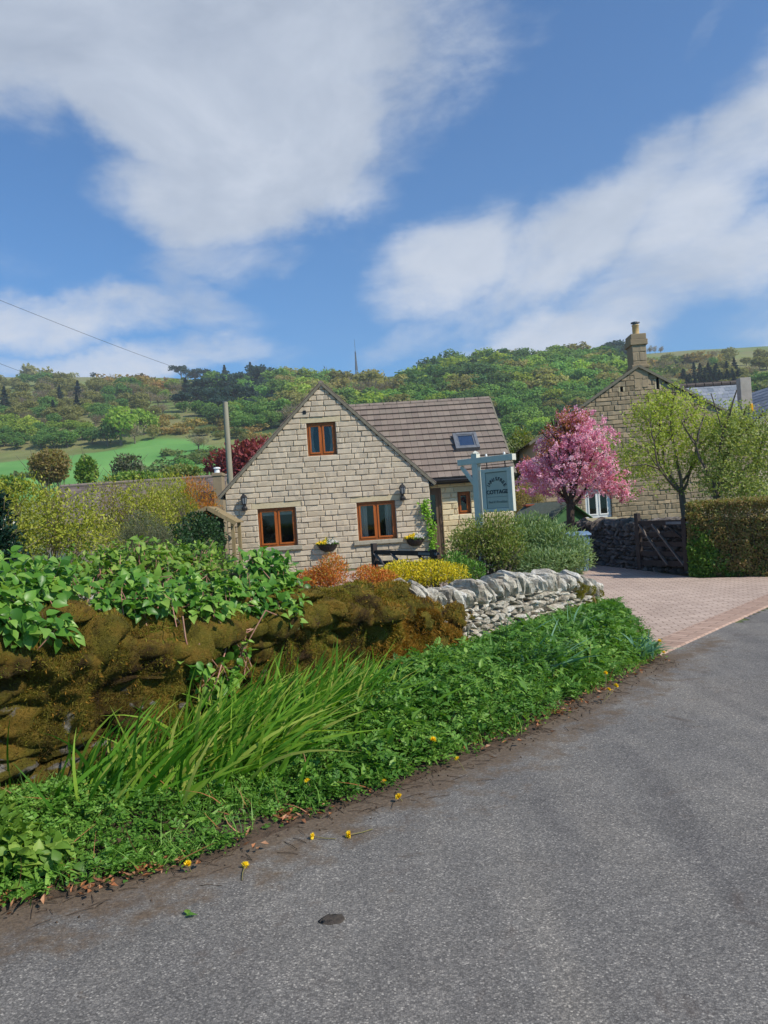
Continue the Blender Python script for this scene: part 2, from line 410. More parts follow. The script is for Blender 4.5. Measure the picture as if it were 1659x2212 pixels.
def tile_roof(B, o, ux, uy, nrm, width, length, cols, rows, thick, seed, trim=None, lift=1.0, t0=None, stag=1):
    r = np.random.default_rng(seed); o, ux, uy, nrm = map(lambda a: np.asarray(a, float), (o, ux, uy, nrm))
    cw, rl = width / cols, length / rows
    for k in range(rows):
        off = (cw / 2 if k % 2 and stag else 0)
        for c in range(-1, cols + 1):
            xa, xb = max(0, c * cw + off), min(width, (c + 1) * cw + off)
            ya, yb = k * rl, min(length, (k + 1.15) * rl)
            if trim: xa = max(xa, trim(ya))
            if xb - xa < .03: continue
            g = .003; j = r.uniform(-.004, .004)
            V = []
            for (x, y, h) in ((xa + g, ya, thick * 1.0 * lift + j), (xb - g, ya, thick * lift + j), (xb - g, yb, thick * .25), (xa + g, yb, thick * .25)):
                V.append(o + ux * x + uy * y + nrm * h)
            W = [v - nrm * thick * (.9 if q < 2 else .2) for q, v in enumerate(V)]
            B.add(V + W, np.array([[0, 1, 2, 3], [4, 5, 1, 0], [5, 6, 2, 1], [6, 7, 3, 2], [7, 4, 0, 3]]), r.random() if t0 is None else t0)
# ------------------------------------------------------------------ cottage 1
HR = math.radians(2.9)
cot = thing('stone_cottage', 'pale stone cottage with steep gable, orange-brown window frames and lower tiled wing', 'house', (-4.42, 21.62, 0), HR)
hx = np.array([math.cos(HR), math.sin(HR), 0]); hy = np.array([-math.sin(HR), math.cos(HR), 0]); ho = np.array([-4.42, 21.62, 0])
def HL(u, v, y=0.0):                      # image point -> the plane local y of the cottage
    d = ray(u, v); t = (np.dot(ho + hy * y - EYE, hy)) / np.dot(d, hy); p = EYE + d * t - ho
    return np.dot(p, hx), p[2]
W1, EZ, AZ = 5.76, 2.40, 5.28
sl = (AZ - EZ) / (W1 / 2)
rows = np.linspace(.0, AZ, 35); cs = rows[1]
snap = lambda z: round(z / cs) * cs
def opening(u0, v0, u1, v1):
    (xa, za), (xb, zb) = HL(u0, v0), HL(u1, v1)
    return (xa, xb, snap(min(za, zb)), snap(max(za, zb)))
op_up = opening(661, 909, 728, 978); op_l = opening(556, 1102, 643, 1176); op_r = opening(770, 1090, 858, 1163)
lint = []
def with_lintel(op, e=.16, h=1): return (op[0] - e, op[1] + e, op[3], op[3] + cs * h)
ops = [op_up, op_l, op_r]; lts = [with_lintel(o) for o in ops]
xl = lambda z: 0 if z < EZ else (z - EZ) / sl
xr = lambda z: W1 if z < EZ else W1 - (z - EZ) / sl
B, K = block_wall(0, W1, 0, AZ, xl, xr, ops + lts, cs, .43, 3, rows=rows)
gw = B.build('gable_wall', M['gable_stone'], cot, local=True)
# mortar bed, side walls and back
for xx in (0.002, W1 - .002):
    K.poly([[xx, 0.004, 0], [xx, 8.5, 0], [xx, 8.5, EZ], [xx, 0.004, EZ]])
K.poly([[0, 8.5, 0], [W1, 8.5, 0], [W1, 8.5, EZ], [W1 / 2, 8.5, AZ], [0, 8.5, EZ]])
K.build('mortar_bed', M['mortar'], gw, local=True)
# dark rooms behind the windows
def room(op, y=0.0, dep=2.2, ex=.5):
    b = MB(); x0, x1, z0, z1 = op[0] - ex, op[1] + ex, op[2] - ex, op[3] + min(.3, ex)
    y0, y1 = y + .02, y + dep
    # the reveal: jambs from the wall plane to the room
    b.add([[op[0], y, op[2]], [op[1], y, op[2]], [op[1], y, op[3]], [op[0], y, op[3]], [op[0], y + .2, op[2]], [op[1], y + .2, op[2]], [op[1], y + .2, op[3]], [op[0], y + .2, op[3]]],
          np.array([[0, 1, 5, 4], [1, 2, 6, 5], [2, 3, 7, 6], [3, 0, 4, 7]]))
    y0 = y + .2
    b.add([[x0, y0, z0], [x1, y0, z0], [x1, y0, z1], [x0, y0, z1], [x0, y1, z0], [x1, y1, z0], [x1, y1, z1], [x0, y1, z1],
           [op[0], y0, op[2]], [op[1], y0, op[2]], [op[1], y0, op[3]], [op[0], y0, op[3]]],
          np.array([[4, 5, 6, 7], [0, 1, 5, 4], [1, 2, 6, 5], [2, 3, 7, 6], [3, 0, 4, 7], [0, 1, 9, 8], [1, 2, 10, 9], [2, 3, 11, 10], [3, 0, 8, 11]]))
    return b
def window(op, root, y=.07, lights=2, frame='oak', curtains=None, blind=0, sash=.05, fr=.055, ex=.5):
    x0, x1, z0, z1 = op
    f = MB(); D = .035
    f.span((x0, y, z0), (x1, y + .07, z0 + fr)); f.span((x0, y, z1 - fr), (x1, y + .07, z1))
    f.span((x0, y, z0 + fr), (x0 + fr, y + .07, z1 - fr)); f.span((x1 - fr, y, z0 + fr), (x1, y + .07, z1 - fr))
    xm = [x0 + fr + (x1 - x0 - 2 * fr) * i / lights for i in range(lights + 1)]
    for q in xm[1:-1]: f.span((q - .028, y + .003, z0 + fr), (q + .028, y + .067, z1 - fr))
    F = f.build('window', M[frame], root, local=True, bevel=.006)
    gl = MB()
    for i in range(lights):
        a = xm[i] + (.028 if i else 0); b = xm[i + 1] - (.028 if i < lights - 1 else 0)
        s = MB(); za, zb = z0 + fr, z1 - fr; e = sash
        s.span((a, y - .018, za), (b, y + .04, za + e)); s.span((a, y - .018, zb - e), (b, y + .04, zb))
        s.span((a, y - .018, za + e), (a + e, y + .04, zb - e)); s.span((b - e, y - .018, za + e), (b, y + .04, zb - e))
        s.build('casement', M[frame], F, local=True, bevel=.006)
        gl.add([[a + e - .005, y + .015, za + e - .005], [b - e + .005, y + .015, za + e - .005], [b - e + .005, y + .015, zb - e + .005], [a + e - .005, y + .015, zb - e + .005]], np.array([[0, 1, 2, 3]]))
    gl.build('pane', M['glass'], F, local=True)
    if curtains:
        for side in curtains:
            c = MB(); n = 24; ww = min(.26, (x1 - x0) * .2); z = np.linspace(z0 + .05, z1 - .03, 6); xs = np.linspace(0, ww, n)
            V = np.zeros((6, n, 3))
            for i, zz in enumerate(z):
                k = 1 - .45 * math.sin((zz - z0) / (z1 - z0) * PI) * (1 if side[1] else 0)
                xx = xs * k
                V[i, :, 0] = (x0 + .07 + xx) if side[0] == 'l' else (x1 - .07 - xx)
                V[i, :, 1] = y + .15 + .02 * np.sin(xs / ww * 22); V[i, :, 2] = zz
            i = np.arange(5)[:, None] * n; j = np.arange(n - 1)[None]
            c.add(V, np.stack([i + j, i + j + 1, i + n + j + 1, i + n + j], -1).reshape(-1, 4))
            c.build('curtain', M['curtain'], F, local=True, smooth=True)
    if blind:
        c = MB(); c.span((x0 + .06, y + .11, z1 - .04 - blind), (x1 - .06, y + .125, z1 - .04)); c.build('roller_blind', M['curtain'], F, local=True)
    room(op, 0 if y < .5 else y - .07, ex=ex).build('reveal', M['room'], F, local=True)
    return F
window(op_up, cot, curtains=[('l', 1), ('r', 1)], ex=.06)
window(op_l, cot, blind=.16)
window(op_r, cot, curtains=[('l', 0), ('r', 0)])
for i, o in enumerate(lts):
    b = MB(); b.span((o[0], -.014, o[2] + .004), (o[1], .05, o[3] - .004)); b.build('lintel', M['lintel'], cot, local=True, bevel=.006)
for o in (op_l, op_r):
    b = MB(); b.span((o[0] - .14, -.1, o[2] - .115), (o[1] + .14, .06, o[2] - .004)); b.build('sill', M['sill'], cot, local=True, bevel=.012)
vx, vz = HL(658, 891); b = MB(); b.span((vx - .045, -.06, vz - .05), (vx + .045, .0, vz + .05)); b.build('vent', M['black_plastic'], cot, local=True, bevel=.01)
# main roof
b = MB(); tl = math.hypot(W1 / 2, AZ - EZ)
for sgn in (-1, 1):
    ux = np.array([0, 1., 0]) if sgn > 0 else np.array([0, -1., 0])
    up = np.array([-sgn * (W1 / 2), 0, AZ - EZ]) / tl
    nrm = np.array([sgn * (AZ - EZ), 0, W1 / 2]) / tl
    o = np.array([W1 / 2 + sgn * W1 / 2, -.08 if sgn > 0 else 8.5, EZ]) - up * .22 + nrm * .05
    tile_roof(b, o, ux, up, nrm, 8.58, tl + .22, 26, 13, .03, 5 + sgn)
b.build('main_roof', M['rooftile'], cot, local=True)
b = MB()
for sgn in (-1, 1):
    up = np.array([-sgn * (W1 / 2), 0, AZ - EZ]) / tl; nrm = np.array([sgn * (AZ - EZ), 0, W1 / 2]) / tl
    p0 = np.array([W1 / 2 + sgn * W1 / 2, 0, EZ]) - up * .24 + nrm * .005; p1 = np.array([W1 / 2, 0, AZ]) + nrm * .005
    for yy, th, k in ((-.035, .05, 0),):
        b.beam(p0 + [0, yy, 0], p1 + [0, yy, 0] + up * .02, .085, .075, nrm)
v_ = b.build('verge', M['verge_mortar'], cot, local=True, bevel=.008)
b = MB(); b.tube([[W1 / 2, -.03, AZ + .01], [W1 / 2, 4, AZ + .02], [W1 / 2, 8.5, AZ + .01]], .085, 10); b.build('ridge_tiles', M['ridgetile'], cot, local=True, smooth=True)
for x in (-.1, W1 + .1):
    b = MB(); b.tube([[x, -.06, EZ - .14], [x, 4, EZ - .14], [x, 8.5, EZ - .14]], .06, 8)
    b.build('gutter', M['black_plastic'], cot, local=True, smooth=True)
# wing
WY = 1.15; WZ0, WRZ = 2.46, 4.98; WX1 = HL(1106, 1060, WY)[0]
RY = WY + 2.9; wl = math.hypot(2.9 + .28, WRZ - WZ0 + .2)
dx0, dz1 = HL(929, 1058, WY); dx1, _ = HL(956, 1140, WY)
wo = HL(987, 1058, WY) + HL(1018, 1112, WY)
wcs = 2.5 / 15; wsn = lambda z: round(z / wcs) * wcs
op_w = (wo[0], wo[2], wsn(wo[3]), wsn(wo[1])); op_d = (dx0 - .12, dx1 + .02, 0, wsn(dz1))
B, K = block_wall(W1, WX1, 0, 2.5, lambda z: W1, lambda z: WX1, [op_w, op_d, (op_w[0] - .1, op_w[1] + .1, op_w[3], op_w[3] + wcs)], wcs, .36, 9, y0=WY)
ww = B.build('wing_wall', M['wing_stone'], cot, local=True)
K.poly([[WX1, WY, 0], [WX1, RY + 2.9, 0], [WX1, RY + 2.9, WZ0], [WX1, RY, WRZ - .05], [WX1, WY, WZ0]])
K.build('mortar_bed', M['mortar'], ww, local=True)
b = MB(); b.span((op_w[0] - .1, WY - .012, op_w[3] + .004), (op_w[1] + .1, WY + .05, op_w[3] + wcs - .004)); b.build('lintel', M['lintel'], cot, local=True, bevel=.006)
window(op_w, cot, y=WY + .07, lights=1)
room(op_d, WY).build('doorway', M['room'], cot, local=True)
b = MB(); x0, x1, z0, z1 = op_d
b.span((x1 - .07, WY + .02, 0), (x1, WY + .1, z1)); b.span((x0, WY + .02, z1 - .07), (x1 - .07, WY + .1, z1))
df = b.build('door_frame', M['door_wood'], cot, local=True, bevel=.006)
b = MB(); b.span((x0, WY + .05, .04), (x1 - .07, WY + .09, 1.05))
for q in np.linspace(x0, x1 - .07, 5)[:-1]: b.span((q + .01, WY + .04, .1), (q + .09, WY + .05, 1.0))
b.span((x0, WY + .05, z1 - .2), (x1 - .07, WY + .09, z1 - .07)); b.span((x1 - .17, WY + .051, 1.05), (x1 - .07, WY + .091, z1 - .2))
dr = b.build('door', M['door_wood'], cot, local=True)
b = MB(); b.add([[x0, WY + .07, 1.05], [x1 - .17, WY + .07, 1.05], [x1 - .17, WY + .07, z1 - .2], [x0, WY + .07, z1 - .2]], np.array([[0, 1, 2, 3]])); b.build('pane', M['glass'], dr, local=True)
b = MB(); up = np.array([0, 2.9 + .28, WRZ - WZ0 + .2]) / wl; nrm = np.array([0, -up[2], up[1]])
e0 = np.array([W1 - 2.75, WY - .3, WZ0 - .06])
ev = lambda y: max(0., min(2.7, (y * up[2]) / sl - .35))
tile_roof(b, e0 + nrm * .02, (1, 0, 0), up, nrm, WX1 - W1 + 2.75 + .06, wl + .04, 26, 13, .062, 21, stag=0, trim=lambda y: max(0, 2.75 - .35 - (y * up[2] + WZ0 - EZ) / sl * 1.0), lift=1.15)
upb = np.array([0, -up[1], up[2]]); e1 = np.array([WX1 + .06, RY + 3.15, WZ0 - .06])
tile_roof(b, e1, (-1, 0, 0), upb, np.array([0, up[2], up[1]]), WX1 - W1 + .3, wl, 9, 13, .04, 22)
b.build('wing_roof', M['rooftile'], cot, local=True)
b = MB(); rp = e0 + up * wl
for i in range(12):
    xa = W1 - 2.75 + 2.4 * 0 + i * .46; xb = xa + .44
    if xa < W1 - 2.9: continue
    if xb > WX1 + .06: xb = WX1 + .06
    if xb - xa > .05: b.tube([[xa, rp[1], rp[2] + .02], [xb, rp[1], rp[2] + .022]], .085, 10)
b.build('wing_ridge_tiles', M['ridgetile'], cot, local=True, smooth=False)
b = MB(); b.beam(e0 + [0, 0, 0] + np.array([WX1 - e0[0] + .085, 0, 0]) + nrm * .01, e0 + np.array([WX1 - e0[0] + .085, 0, 0]) + up * wl + nrm * .01, .05, .11, nrm)
b.build('wing_verge', M['verge_mortar'], cot, local=True)
b = MB(); b.tube([[W1 + .02, WY - .36, WZ0 - .1], [WX1, WY - .36, WZ0 - .11]], .06, 8); b.span((W1 + .0, WY - .3, WZ0 - .2), (WX1, WY - .27, WZ0 - .03)); b.span((W1, WY - .3, WZ0 - .2), (WX1, WY - .01, WZ0 - .18))
b.build('wing_gutter', M['black_plastic'], cot, local=True)
# skylight on the wing roof plane
def on_roof(u, v):
    N = nrm[1] * hy + np.array([0, 0, nrm[2]]); p0 = ho + hx * e0[0] + hy * e0[1] + [0, 0, e0[2]] + N * .06; d = ray(u, v)
    p = EYE + d * (np.dot(p0 - EYE, N) / np.dot(d, N)) - ho; q = np.array([np.dot(p, hx), np.dot(p, hy), p[2]]); return q
q0, q1 = on_roof(985, 975), on_roof(1027, 939)
cx = (q0[0] + q1[0]) / 2; hw = abs(q1[0] - q0[0]) / 2 - .0; mid_ = (q0 + q1) / 2; hl = np.linalg.norm((q1 - q0)[1:]) / 2
A = np.array([[1., 0, 0], up, nrm]); cmid = np.array([cx, mid_[1], mid_[2]])
b = MB()
for (lx, ly, wx, wy) in ((-hw + .05, 0, .05, hl), (hw - .05, 0, .05, hl), (0, -hl + .05, hw - .1, .05), (0, hl - .05, hw - .1, .05)):
    b.box(cmid + A[0] * lx + A[1] * ly + A[2] * .05, (wx, wy, .07), 0, 0, A)
skf = b.build('skylight', M['zinc'], cot, local=True, bevel=.008)
b = MB()
for (lx, ly, wx, wy) in ((-hw + .125, 0, .026, hl - .1), (hw - .125, 0, .026, hl - .1), (0, -hl + .126, hw - .152, .026), (0, hl - .126, hw - .152, .026)):
    b.box(cmid + A[0] * lx + A[1] * ly + A[2] * .06, (wx, wy, .04), 0, 0, A)
b.build('sash', M['steel'], skf, local=True)
b = MB(); b.box(cmid + A[2] * .07, (hw - .14, hl - .14, .012), 0, 0, A); b.build('pane', M['skyglass'], skf, local=True)
# wall lanterns, hanging baskets
def lantern(u, v, label):
    x, z = HL(u, v); p = ho + hx * x + [0, 0, z]
    r = thing('wall_lantern', label, 'lantern', p, HR, 'lanterns on the cottage gable')
    b = MB(); b.span((-.04, -.05, -.12), (.04, -.004, .0)); b.tube([[0, -.05, -.06], [0, -.1, -.11], [0, -.15, -.09], [0, -.16, -.03]], .014, 6)
    b.lathe([(.0, -.035), (.05, -.03), (.06, -.01)], (0, -.16, 0)); b.lathe([(.1, .17), (.06, .23), (.02, .26), (.0, .3)], (0, -.16, 0), 6)
    for a in range(6): b.beam((.058 * math.cos(a * PI / 3), -.16 + .058 * math.sin(a * PI / 3), -.01), (.09 * math.cos(a * PI / 3), -.16 + .09 * math.sin(a * PI / 3), .17), .012, .012, (0, 1, .1))
    b.lathe([(.07, -.2), (.085, -.13), (.055, -.08)], (0, -.11, 0), 10)
    b.build('bracket', M['iron'], r, local=True)
    b = MB(); b.lathe([(.052, -.008), (.083, .168)], (0, -.16, 0), 6); b.build('lamp_shade', M['lamp_glass'], r, local=True)
lantern(529, 1088, 'black lantern high on the gable above the left ground-floor window'); lantern(869, 1066, 'black lantern on the gable right of the right ground-floor window')
def basket(u, v, label, r0, yel):
    x, z = HL(u, v, -.2); p = ho + hx * x + hy * -.02 + [0, 0, z]
    r = thing('wall_basket', label, 'flower basket', p, HR, 'flower baskets on the cottage gable')
    b = MB(); n = 12; a = np.linspace(PI, 2 * PI, n); prof = np.array([(1, .08), (.95, .0), (.75, -.09), (.4, -.14), (.05, -.15)])
    V = np.stack([prof[:, None, 0] * np.cos(a) * r0, prof[:, None, 0] * np.sin(a) * r0 * .9, np.repeat(prof[:, 1:2], n, 1)], -1)
    i = np.arange(4)[:, None] * n; j = np.arange(n - 1)[None]; b.add(V, np.stack([i + j, i + j + 1, i + n + j + 1, i + n + j], -1).reshape(-1, 4))
    b.tube(V[0], .012, 5)
    b.build('basket', M['dark_wood'], r, local=True)
    N = 560; th = rng.uniform(PI, 2 * PI, N); rr = np.sqrt(rng.random(N)) * r0 * 1.15
    C = np.stack([rr * np.cos(th), rr * np.sin(th) * .9, .06 + rng.random(N) * .13 * (1.2 - rr / r0 / 1.2)], -1)
    b = MB(); b.leaves(C[:360], rdir(360) + [0, -.3, .5], rdir(360) + [0, 0, 1], .06, .036, rng.random(360)); b.build('greenery', M['herb_green'], r, local=True)
    k = 330; w = C[360:]; w[:, 2] += .03; lf = w[:, 0] < (-.02 if yel else -9)
    for nm, ms, mt in (('white_flowers', ~lf, 'flower_white'), ('yellow_flowers', lf, 'dandelion')):
        q = w[ms]
        if len(q) < 3: q = w[:8]
        q = np.repeat(q, 5, 0) + rng.normal(size=(len(q) * 5, 3)) * .012
        b = MB(); b.cards(q, rdir(len(q)), rdir(len(q)) + [0, -1, .4], .035, .03, rng.random(len(q))); b.build(nm, M[mt], r, local=True)
basket(708, 1181, 'half-round basket of white and pale flowers between the two lower windows', .28, True)
basket(898, 1169, 'half-round basket with yellow and white flowers near the ivy at the gable corner', .26, True)
# ------------------------------------------------------------------ second house
H2R = math.radians(-4)
h2o = np.array([5.5, 27.2, 0]); h2 = thing('old_stone_house', 'brown stone house with a broad gable and tall chimney behind the garden trees', 'house', h2o, H2R)
kx = np.array([math.cos(H2R), math.sin(H2R), 0]); ky = np.array([-math.sin(H2R), math.cos(H2R), 0])
def KL(u, v, y=0.0):
    d = ray(u, v); t = (np.dot(h2o + ky * y - EYE, ky)) / np.dot(d, ky); p = EYE + d * t - h2o
    return np.dot(p, kx), p[2]
ax, az = KL(1378, 792); s2 = math.tan(math.radians(32)); W2 = 2 * ax; E2 = az - ax * s2
rows2 = [0.]
r_ = np.random.default_rng(4)
while rows2[-1] < az - .1: rows2.append(min(az, rows2[-1] + r_.uniform(.12, .2)))
rows2 = np.array(rows2); sn2 = lambda z: rows2[np.argmin(abs(rows2 - z))]
wa, wb = KL(1264, 1078), KL(1322, 1112); opv = (wa[0], wb[0], sn2(wb[1]), sn2(wa[1] + .3))
sa, sb = KL(1342, 832), KL(1420, 822)
slits = [(sa[0] - .055, sa[0] + .055, sn2(sa[1] - .25), sn2(sa[1] - .25) + .25), (sb[0] - .055, sb[0] + .055, sn2(sb[1] - .25), sn2(sb[1] - .25) + .3)]
slits = [(a, b_, c, sn2(d)) for a, b_, c, d in slits]
xl2 = lambda z: 0 if z < E2 else (z - E2) / s2
xr2 = lambda z: W2 if z < E2 else W2 - (z - E2) / s2
B, K = block_wall(0, W2, 0, az, xl2, xr2, [opv] + slits, .16, .42, 14, proud=.02, rough=.03, rows=rows2, jit=.5)
w2 = B.build('gable_wall', M['old_stone'], h2, local=True)
for xx in (0.002, W2 - .002): K.poly([[xx, 0.004, 0], [xx, 7, 0], [xx, 7, E2], [xx, .004, E2]])
K.poly([[0, 7, 0], [W2, 7, 0], [W2, 7, E2], [ax, 7, az], [0, 7, E2]])
K.build('mortar_bed', M['old_mortar'], w2, local=True)
window(opv, h2, lights=2, frame='white_paint', fr=.09)
b = MB(); b.span((opv[0] - .15, -.1, opv[2] - .14), (opv[1] + .15, .04, opv[2] - .005)); b.build('sill', M['lintel'], h2, local=True, bevel=.01)
for o in slits:
    b = MB(); b.span((o[0], .06, o[2]), (o[1], .08, o[3])); q = b.build('slit_vent', M['room'], h2, local=True)
    for xj in (o[0] - .05, o[1]):
        b = MB(); b.span((xj, -.03, o[2]), (xj + .05, .05, o[3])); b.build('jamb', M['lintel'], q, local=True)
b = MB(); rl = ax / math.cos(math.radians(32))
for sgn in (-1, 1):
    up2 = np.array([-sgn * math.cos(math.radians(32)), 0, math.sin(math.radians(32))]); n2 = np.array([sgn * up2[2], 0, abs(up2[0])])
    o = np.array([ax + sgn * ax, -.06 if sgn > 0 else 7, E2]) - up2 * .25 + n2 * .05
    tile_roof(b, o, (0, 1., 0) if sgn > 0 else (0, -1., 0), up2, n2, 7.06, rl + .25, 22, 16, .02, 30 + sgn)
b.build('roof', M['old_slate'], h2, local=True)
b = MB()
for sgn in (-1, 1):
    up2 = np.array([-sgn * math.cos(math.radians(32)), 0, math.sin(math.radians(32))]); n2 = np.array([sgn * up2[2], 0, abs(up2[0])])
    b.beam(np.array([ax + sgn * ax, -.05, E2]) - up2 * .25 + n2 * .02, np.array([ax, -.05, az]) + n2 * .02, .09, .09, n2)
b.build('verge', M['verge_mortar'], h2, local=True)
ca, cb = KL(1357, 740), KL(1399, 790); cw = (cb[0] - ca[0]) * .5 - .06; ccx = (KL(1359, 765)[0] + KL(1399, 765)[0]) / 2 + .03; cz1 = KL(1378, 722)[1]
B, K = block_wall(ccx - cw, ccx + cw, az - .75, cz1, lambda z: -99, lambda z: 99, [], .3, .6, 17, proud=.012, y0=-.02)
chm = B.build('chimney', M['old_stone'], h2, local=True)
K = MB(); K.span((ccx - cw, -.018, az - .75), (ccx + cw, .7, cz1)); K.span((ccx - cw - .05, -.07, az - .05), (ccx + cw + .05, .75, az + .06))
K.span((ccx - cw - .055, -.08, cz1 - .38), (ccx + cw + .055, .76, cz1 - .18)); K.span((ccx - cw - .02, -.05, cz1 - .18), (ccx + cw + .02, .72, cz1 + .02)); K.build('stack', M['old_stone'], chm, local=True, bevel=.02)
b = MB(); b.lathe([(.13, cz1), (.12, cz1 + .1), (.115, cz1 + .36), (.13, cz1 + .37), (.13, cz1 + .4), (.1, cz1 + .4)], (ccx + .02, .34, 0), 14); b.build('chimney_pot', M['pot_clay'], chm, local=True, smooth=True)
b = MB(); b.lathe([(.09, cz1 + .38), (.09, cz1 + .46), (.16, cz1 + .46), (.15, cz1 + .5), (0, cz1 + .51)], (ccx + .02, .34, 0), 14); b.build('cowl', M['steel'], chm, local=True)
# slate-roofed house behind, its tall grey end stack, and the house at the edge
ra, rb, rc = P(1480, 840, 34), P(1597, 828, 34), P(1597, 905, 31.5)
h3 = thing('slate_roofed_house', 'house with blue-grey slate roof and tall grey end stack behind the brown stone house', 'house', (ra[0], 31.5, 0))
b = MB(); xe = rb[0] - .05; ze = 3.2; dy = 2.8; up3 = np.array([0, dy, rb[2] - ze]); l3 = np.linalg.norm(up3); up3 /= l3; n3 = np.array([0, -up3[2], up3[1]])
x0 = ra[0] - 3
tile_roof(b, (x0, 34 - dy, ze), (1, 0, 0), up3, n3, xe - x0, l3, 22, 18, .012, 41)
tile_roof(b, (xe, 34 + dy, ze), (-1, 0, 0), up3 * [1, -1, 1], n3 * [1, -1, 1], xe - x0, l3, 22, 18, .012, 42)
b.build('roof', M['slate'], h3)
b = MB()
for i in range(14):
    xa = x0 + i * (xe - x0) / 14; b.tube([[xa + .01, 34, rb[2] + .03], [xa + (xe - x0) / 14 - .02, 34, rb[2] + .032]], .11, 8)
b.build('ridge_tiles', M['old_slate'], h3)
b = MB(); b.prism([[x0, 34 - dy + .2, 0], [x0, 34 + dy - .2, 0], [x0, 34 + dy - .2, ze - .05], [x0, 34, rb[2] - .12], [x0, 34 - dy + .2, ze - .05]], (xe - x0, 0, 0)); b.build('wall', M['old_mortar'], h3)
p0, p1 = P(1598, 816, 31), P(1621, 816, 31)
b = MB(); b.span((p0[0], 31, 0), (p1[0] + .02, 31.35, p0[2])); b.build('end_stack', M['render_grey'], h3, bevel=.02)
p = P(1620, 882, 31); b = MB(); b.span((p[0] - .03, 30.85, p[2] - .2), (p[0] + .07, 30.98, p[2] + .17)); b.build('alarm_box', M['yellow_box'], h3, bevel=.02)
q0, q1, q2 = P(1628, 905, 29), P(1668, 880, 29), P(1628, 1000, 29)
h4 = thing('edge_house', 'pale stone gable end of a house at the right edge beyond the trees', 'house', (q0[0], 29, 0))
gx = q0[0] + .1; hz = q0[2] - .3
B, K = block_wall(0, 4.6, 0, hz + 2.2, lambda z: 0 if z < hz else (z - hz) / .75, lambda z: 4.6, [], .18, .45, 19)
g4 = B.build('gable_wall', M['gable_stone'], h4, local=True); K.poly([[0, .004, 0], [0, 6, 0], [0, 6, hz], [0, .004, hz]]); K.build('mortar_bed', M['mortar'], g4, local=True)
b = MB(); up4 = unit(np.array([1, 0, .75])); n4 = np.array([-up4[2], 0, up4[0]])
tile_roof(b, np.array([0, 6, hz]) - up4 * .3 + n4 * .06, (0, -1., 0), up4, n4, 6.1, 3.4, 16, 12, .015, 44); b.build('roof', M['slate'], h4, local=True)
# neighbour's low house at the left: brown roof and chimney
na, nb_ = P(140, 1052, 40), P(330, 1042, 40)
h5 = thing('low_roofed_house', 'low brown slate roof showing above the shrubs left of the cottage', 'house', (na[0], 40, 0))
b = MB(); zr = na[2]; x0, x1 = na[0] - .2, nb_[0] + 3.9; ze = zr - 2.0; l5 = math.hypot(2.6, 2.0); up5 = np.array([0, 2.6, 2.0]) / l5; n5 = np.array([0, -up5[2], up5[1]])
tile_roof(b, (x0, 40 - 2.6, ze), (1, 0, 0), up5, n5, x1 - x0, l5, 30, 14, .015, 51); b.build('roof', M['old_slate'], h5)
b = MB(); b.prism([[x0 + .1, 37.6, 0], [x0 + .1, 42.4, 0], [x0 + .1, 42.4, ze], [x0 + .1, 40, zr - .1], [x0 + .1, 37.6, ze]], (x1 - x0 - .2, 0, 0)); b.build('wall', M['old_mortar'], h5)
b = MB(); b.tube([[x0, 40, zr + .03], [x1, 40, zr + .03]], .1, 8); b.build('ridge_tiles', M['ridgetile'], h5)
c0 = P(462, 1022, 38); c1 = P(479, 1060, 38); xm = (c0[0] + c1[0]) / 2 + .02
b = MB(); b.span((xm - .22, 37.8, 0), (xm + .22, 38.5, c0[2])); b.span((xm - .26, 37.76, c0[2] - .16), (xm + .26, 38.54, c0[2] - .02)); ch5 = b.build('chimney', M['old_stone'], h5, bevel=.01)
b = MB(); b.lathe([(.14, c0[2]), (.12, c0[2] + .2), (.19, c0[2] + .21), (.17, c0[2] + .27), (0, c0[2] + .3)], (xm - .05, 38.1, 0), 12); b.build('chimney_pot', M['white_paint'], ch5)
# ------------------------------------------------------------------ wooden canopy left of the gable
cp0, cpa, cp1 = P(412, 1115, 20.3), P(449, 1097, 20.3), P(511, 1131, 20.3)
can = thing('wooden_canopy', 'small weathered wooden gabled shelter overgrown with ivy at the left gable corner', 'shelter', (cpa[0], 20.3, 0))
b = MB()
for (a, c) in ((cp0, cpa), (cpa, cp1)):
    a = np.array([a[0], 20.3, a[2]]); c = np.array([c[0], 20.3, c[2]]); d = unit(c - a)
    for k in range(6):
        yy = k * .19; b.beam(a + [0, yy, .03], c + [0, yy, .03], .17, .022, (0, 0, 1))
    b.beam(a + [0, -.12, 0], c + [0, -.12, 0], .03, .1, (0, 0, 1))
b.build('roof_boards', M['grey_wood'], can)
for (u, yy) in ((502, 20.3), (502, 21.2), (418, 21.2), (418, 20.3)):
    q = P(u, 1128, 20.3); b = MB(); b.span((q[0] - .045, yy - .04, 0), (q[0] + .045, yy + .04, q[2] + .02 if u > 480 else q[2] - .05)); b.build('post', M['grey_wood'], can, bevel=.005)
b = MB(); q = P(490, 1128, 21.2); b.span((cp0[0] + .15, 21.22, 0), (q[0] - .1, 21.25, 1.7)); b.build('back_panel', M['dark_wood'], can)
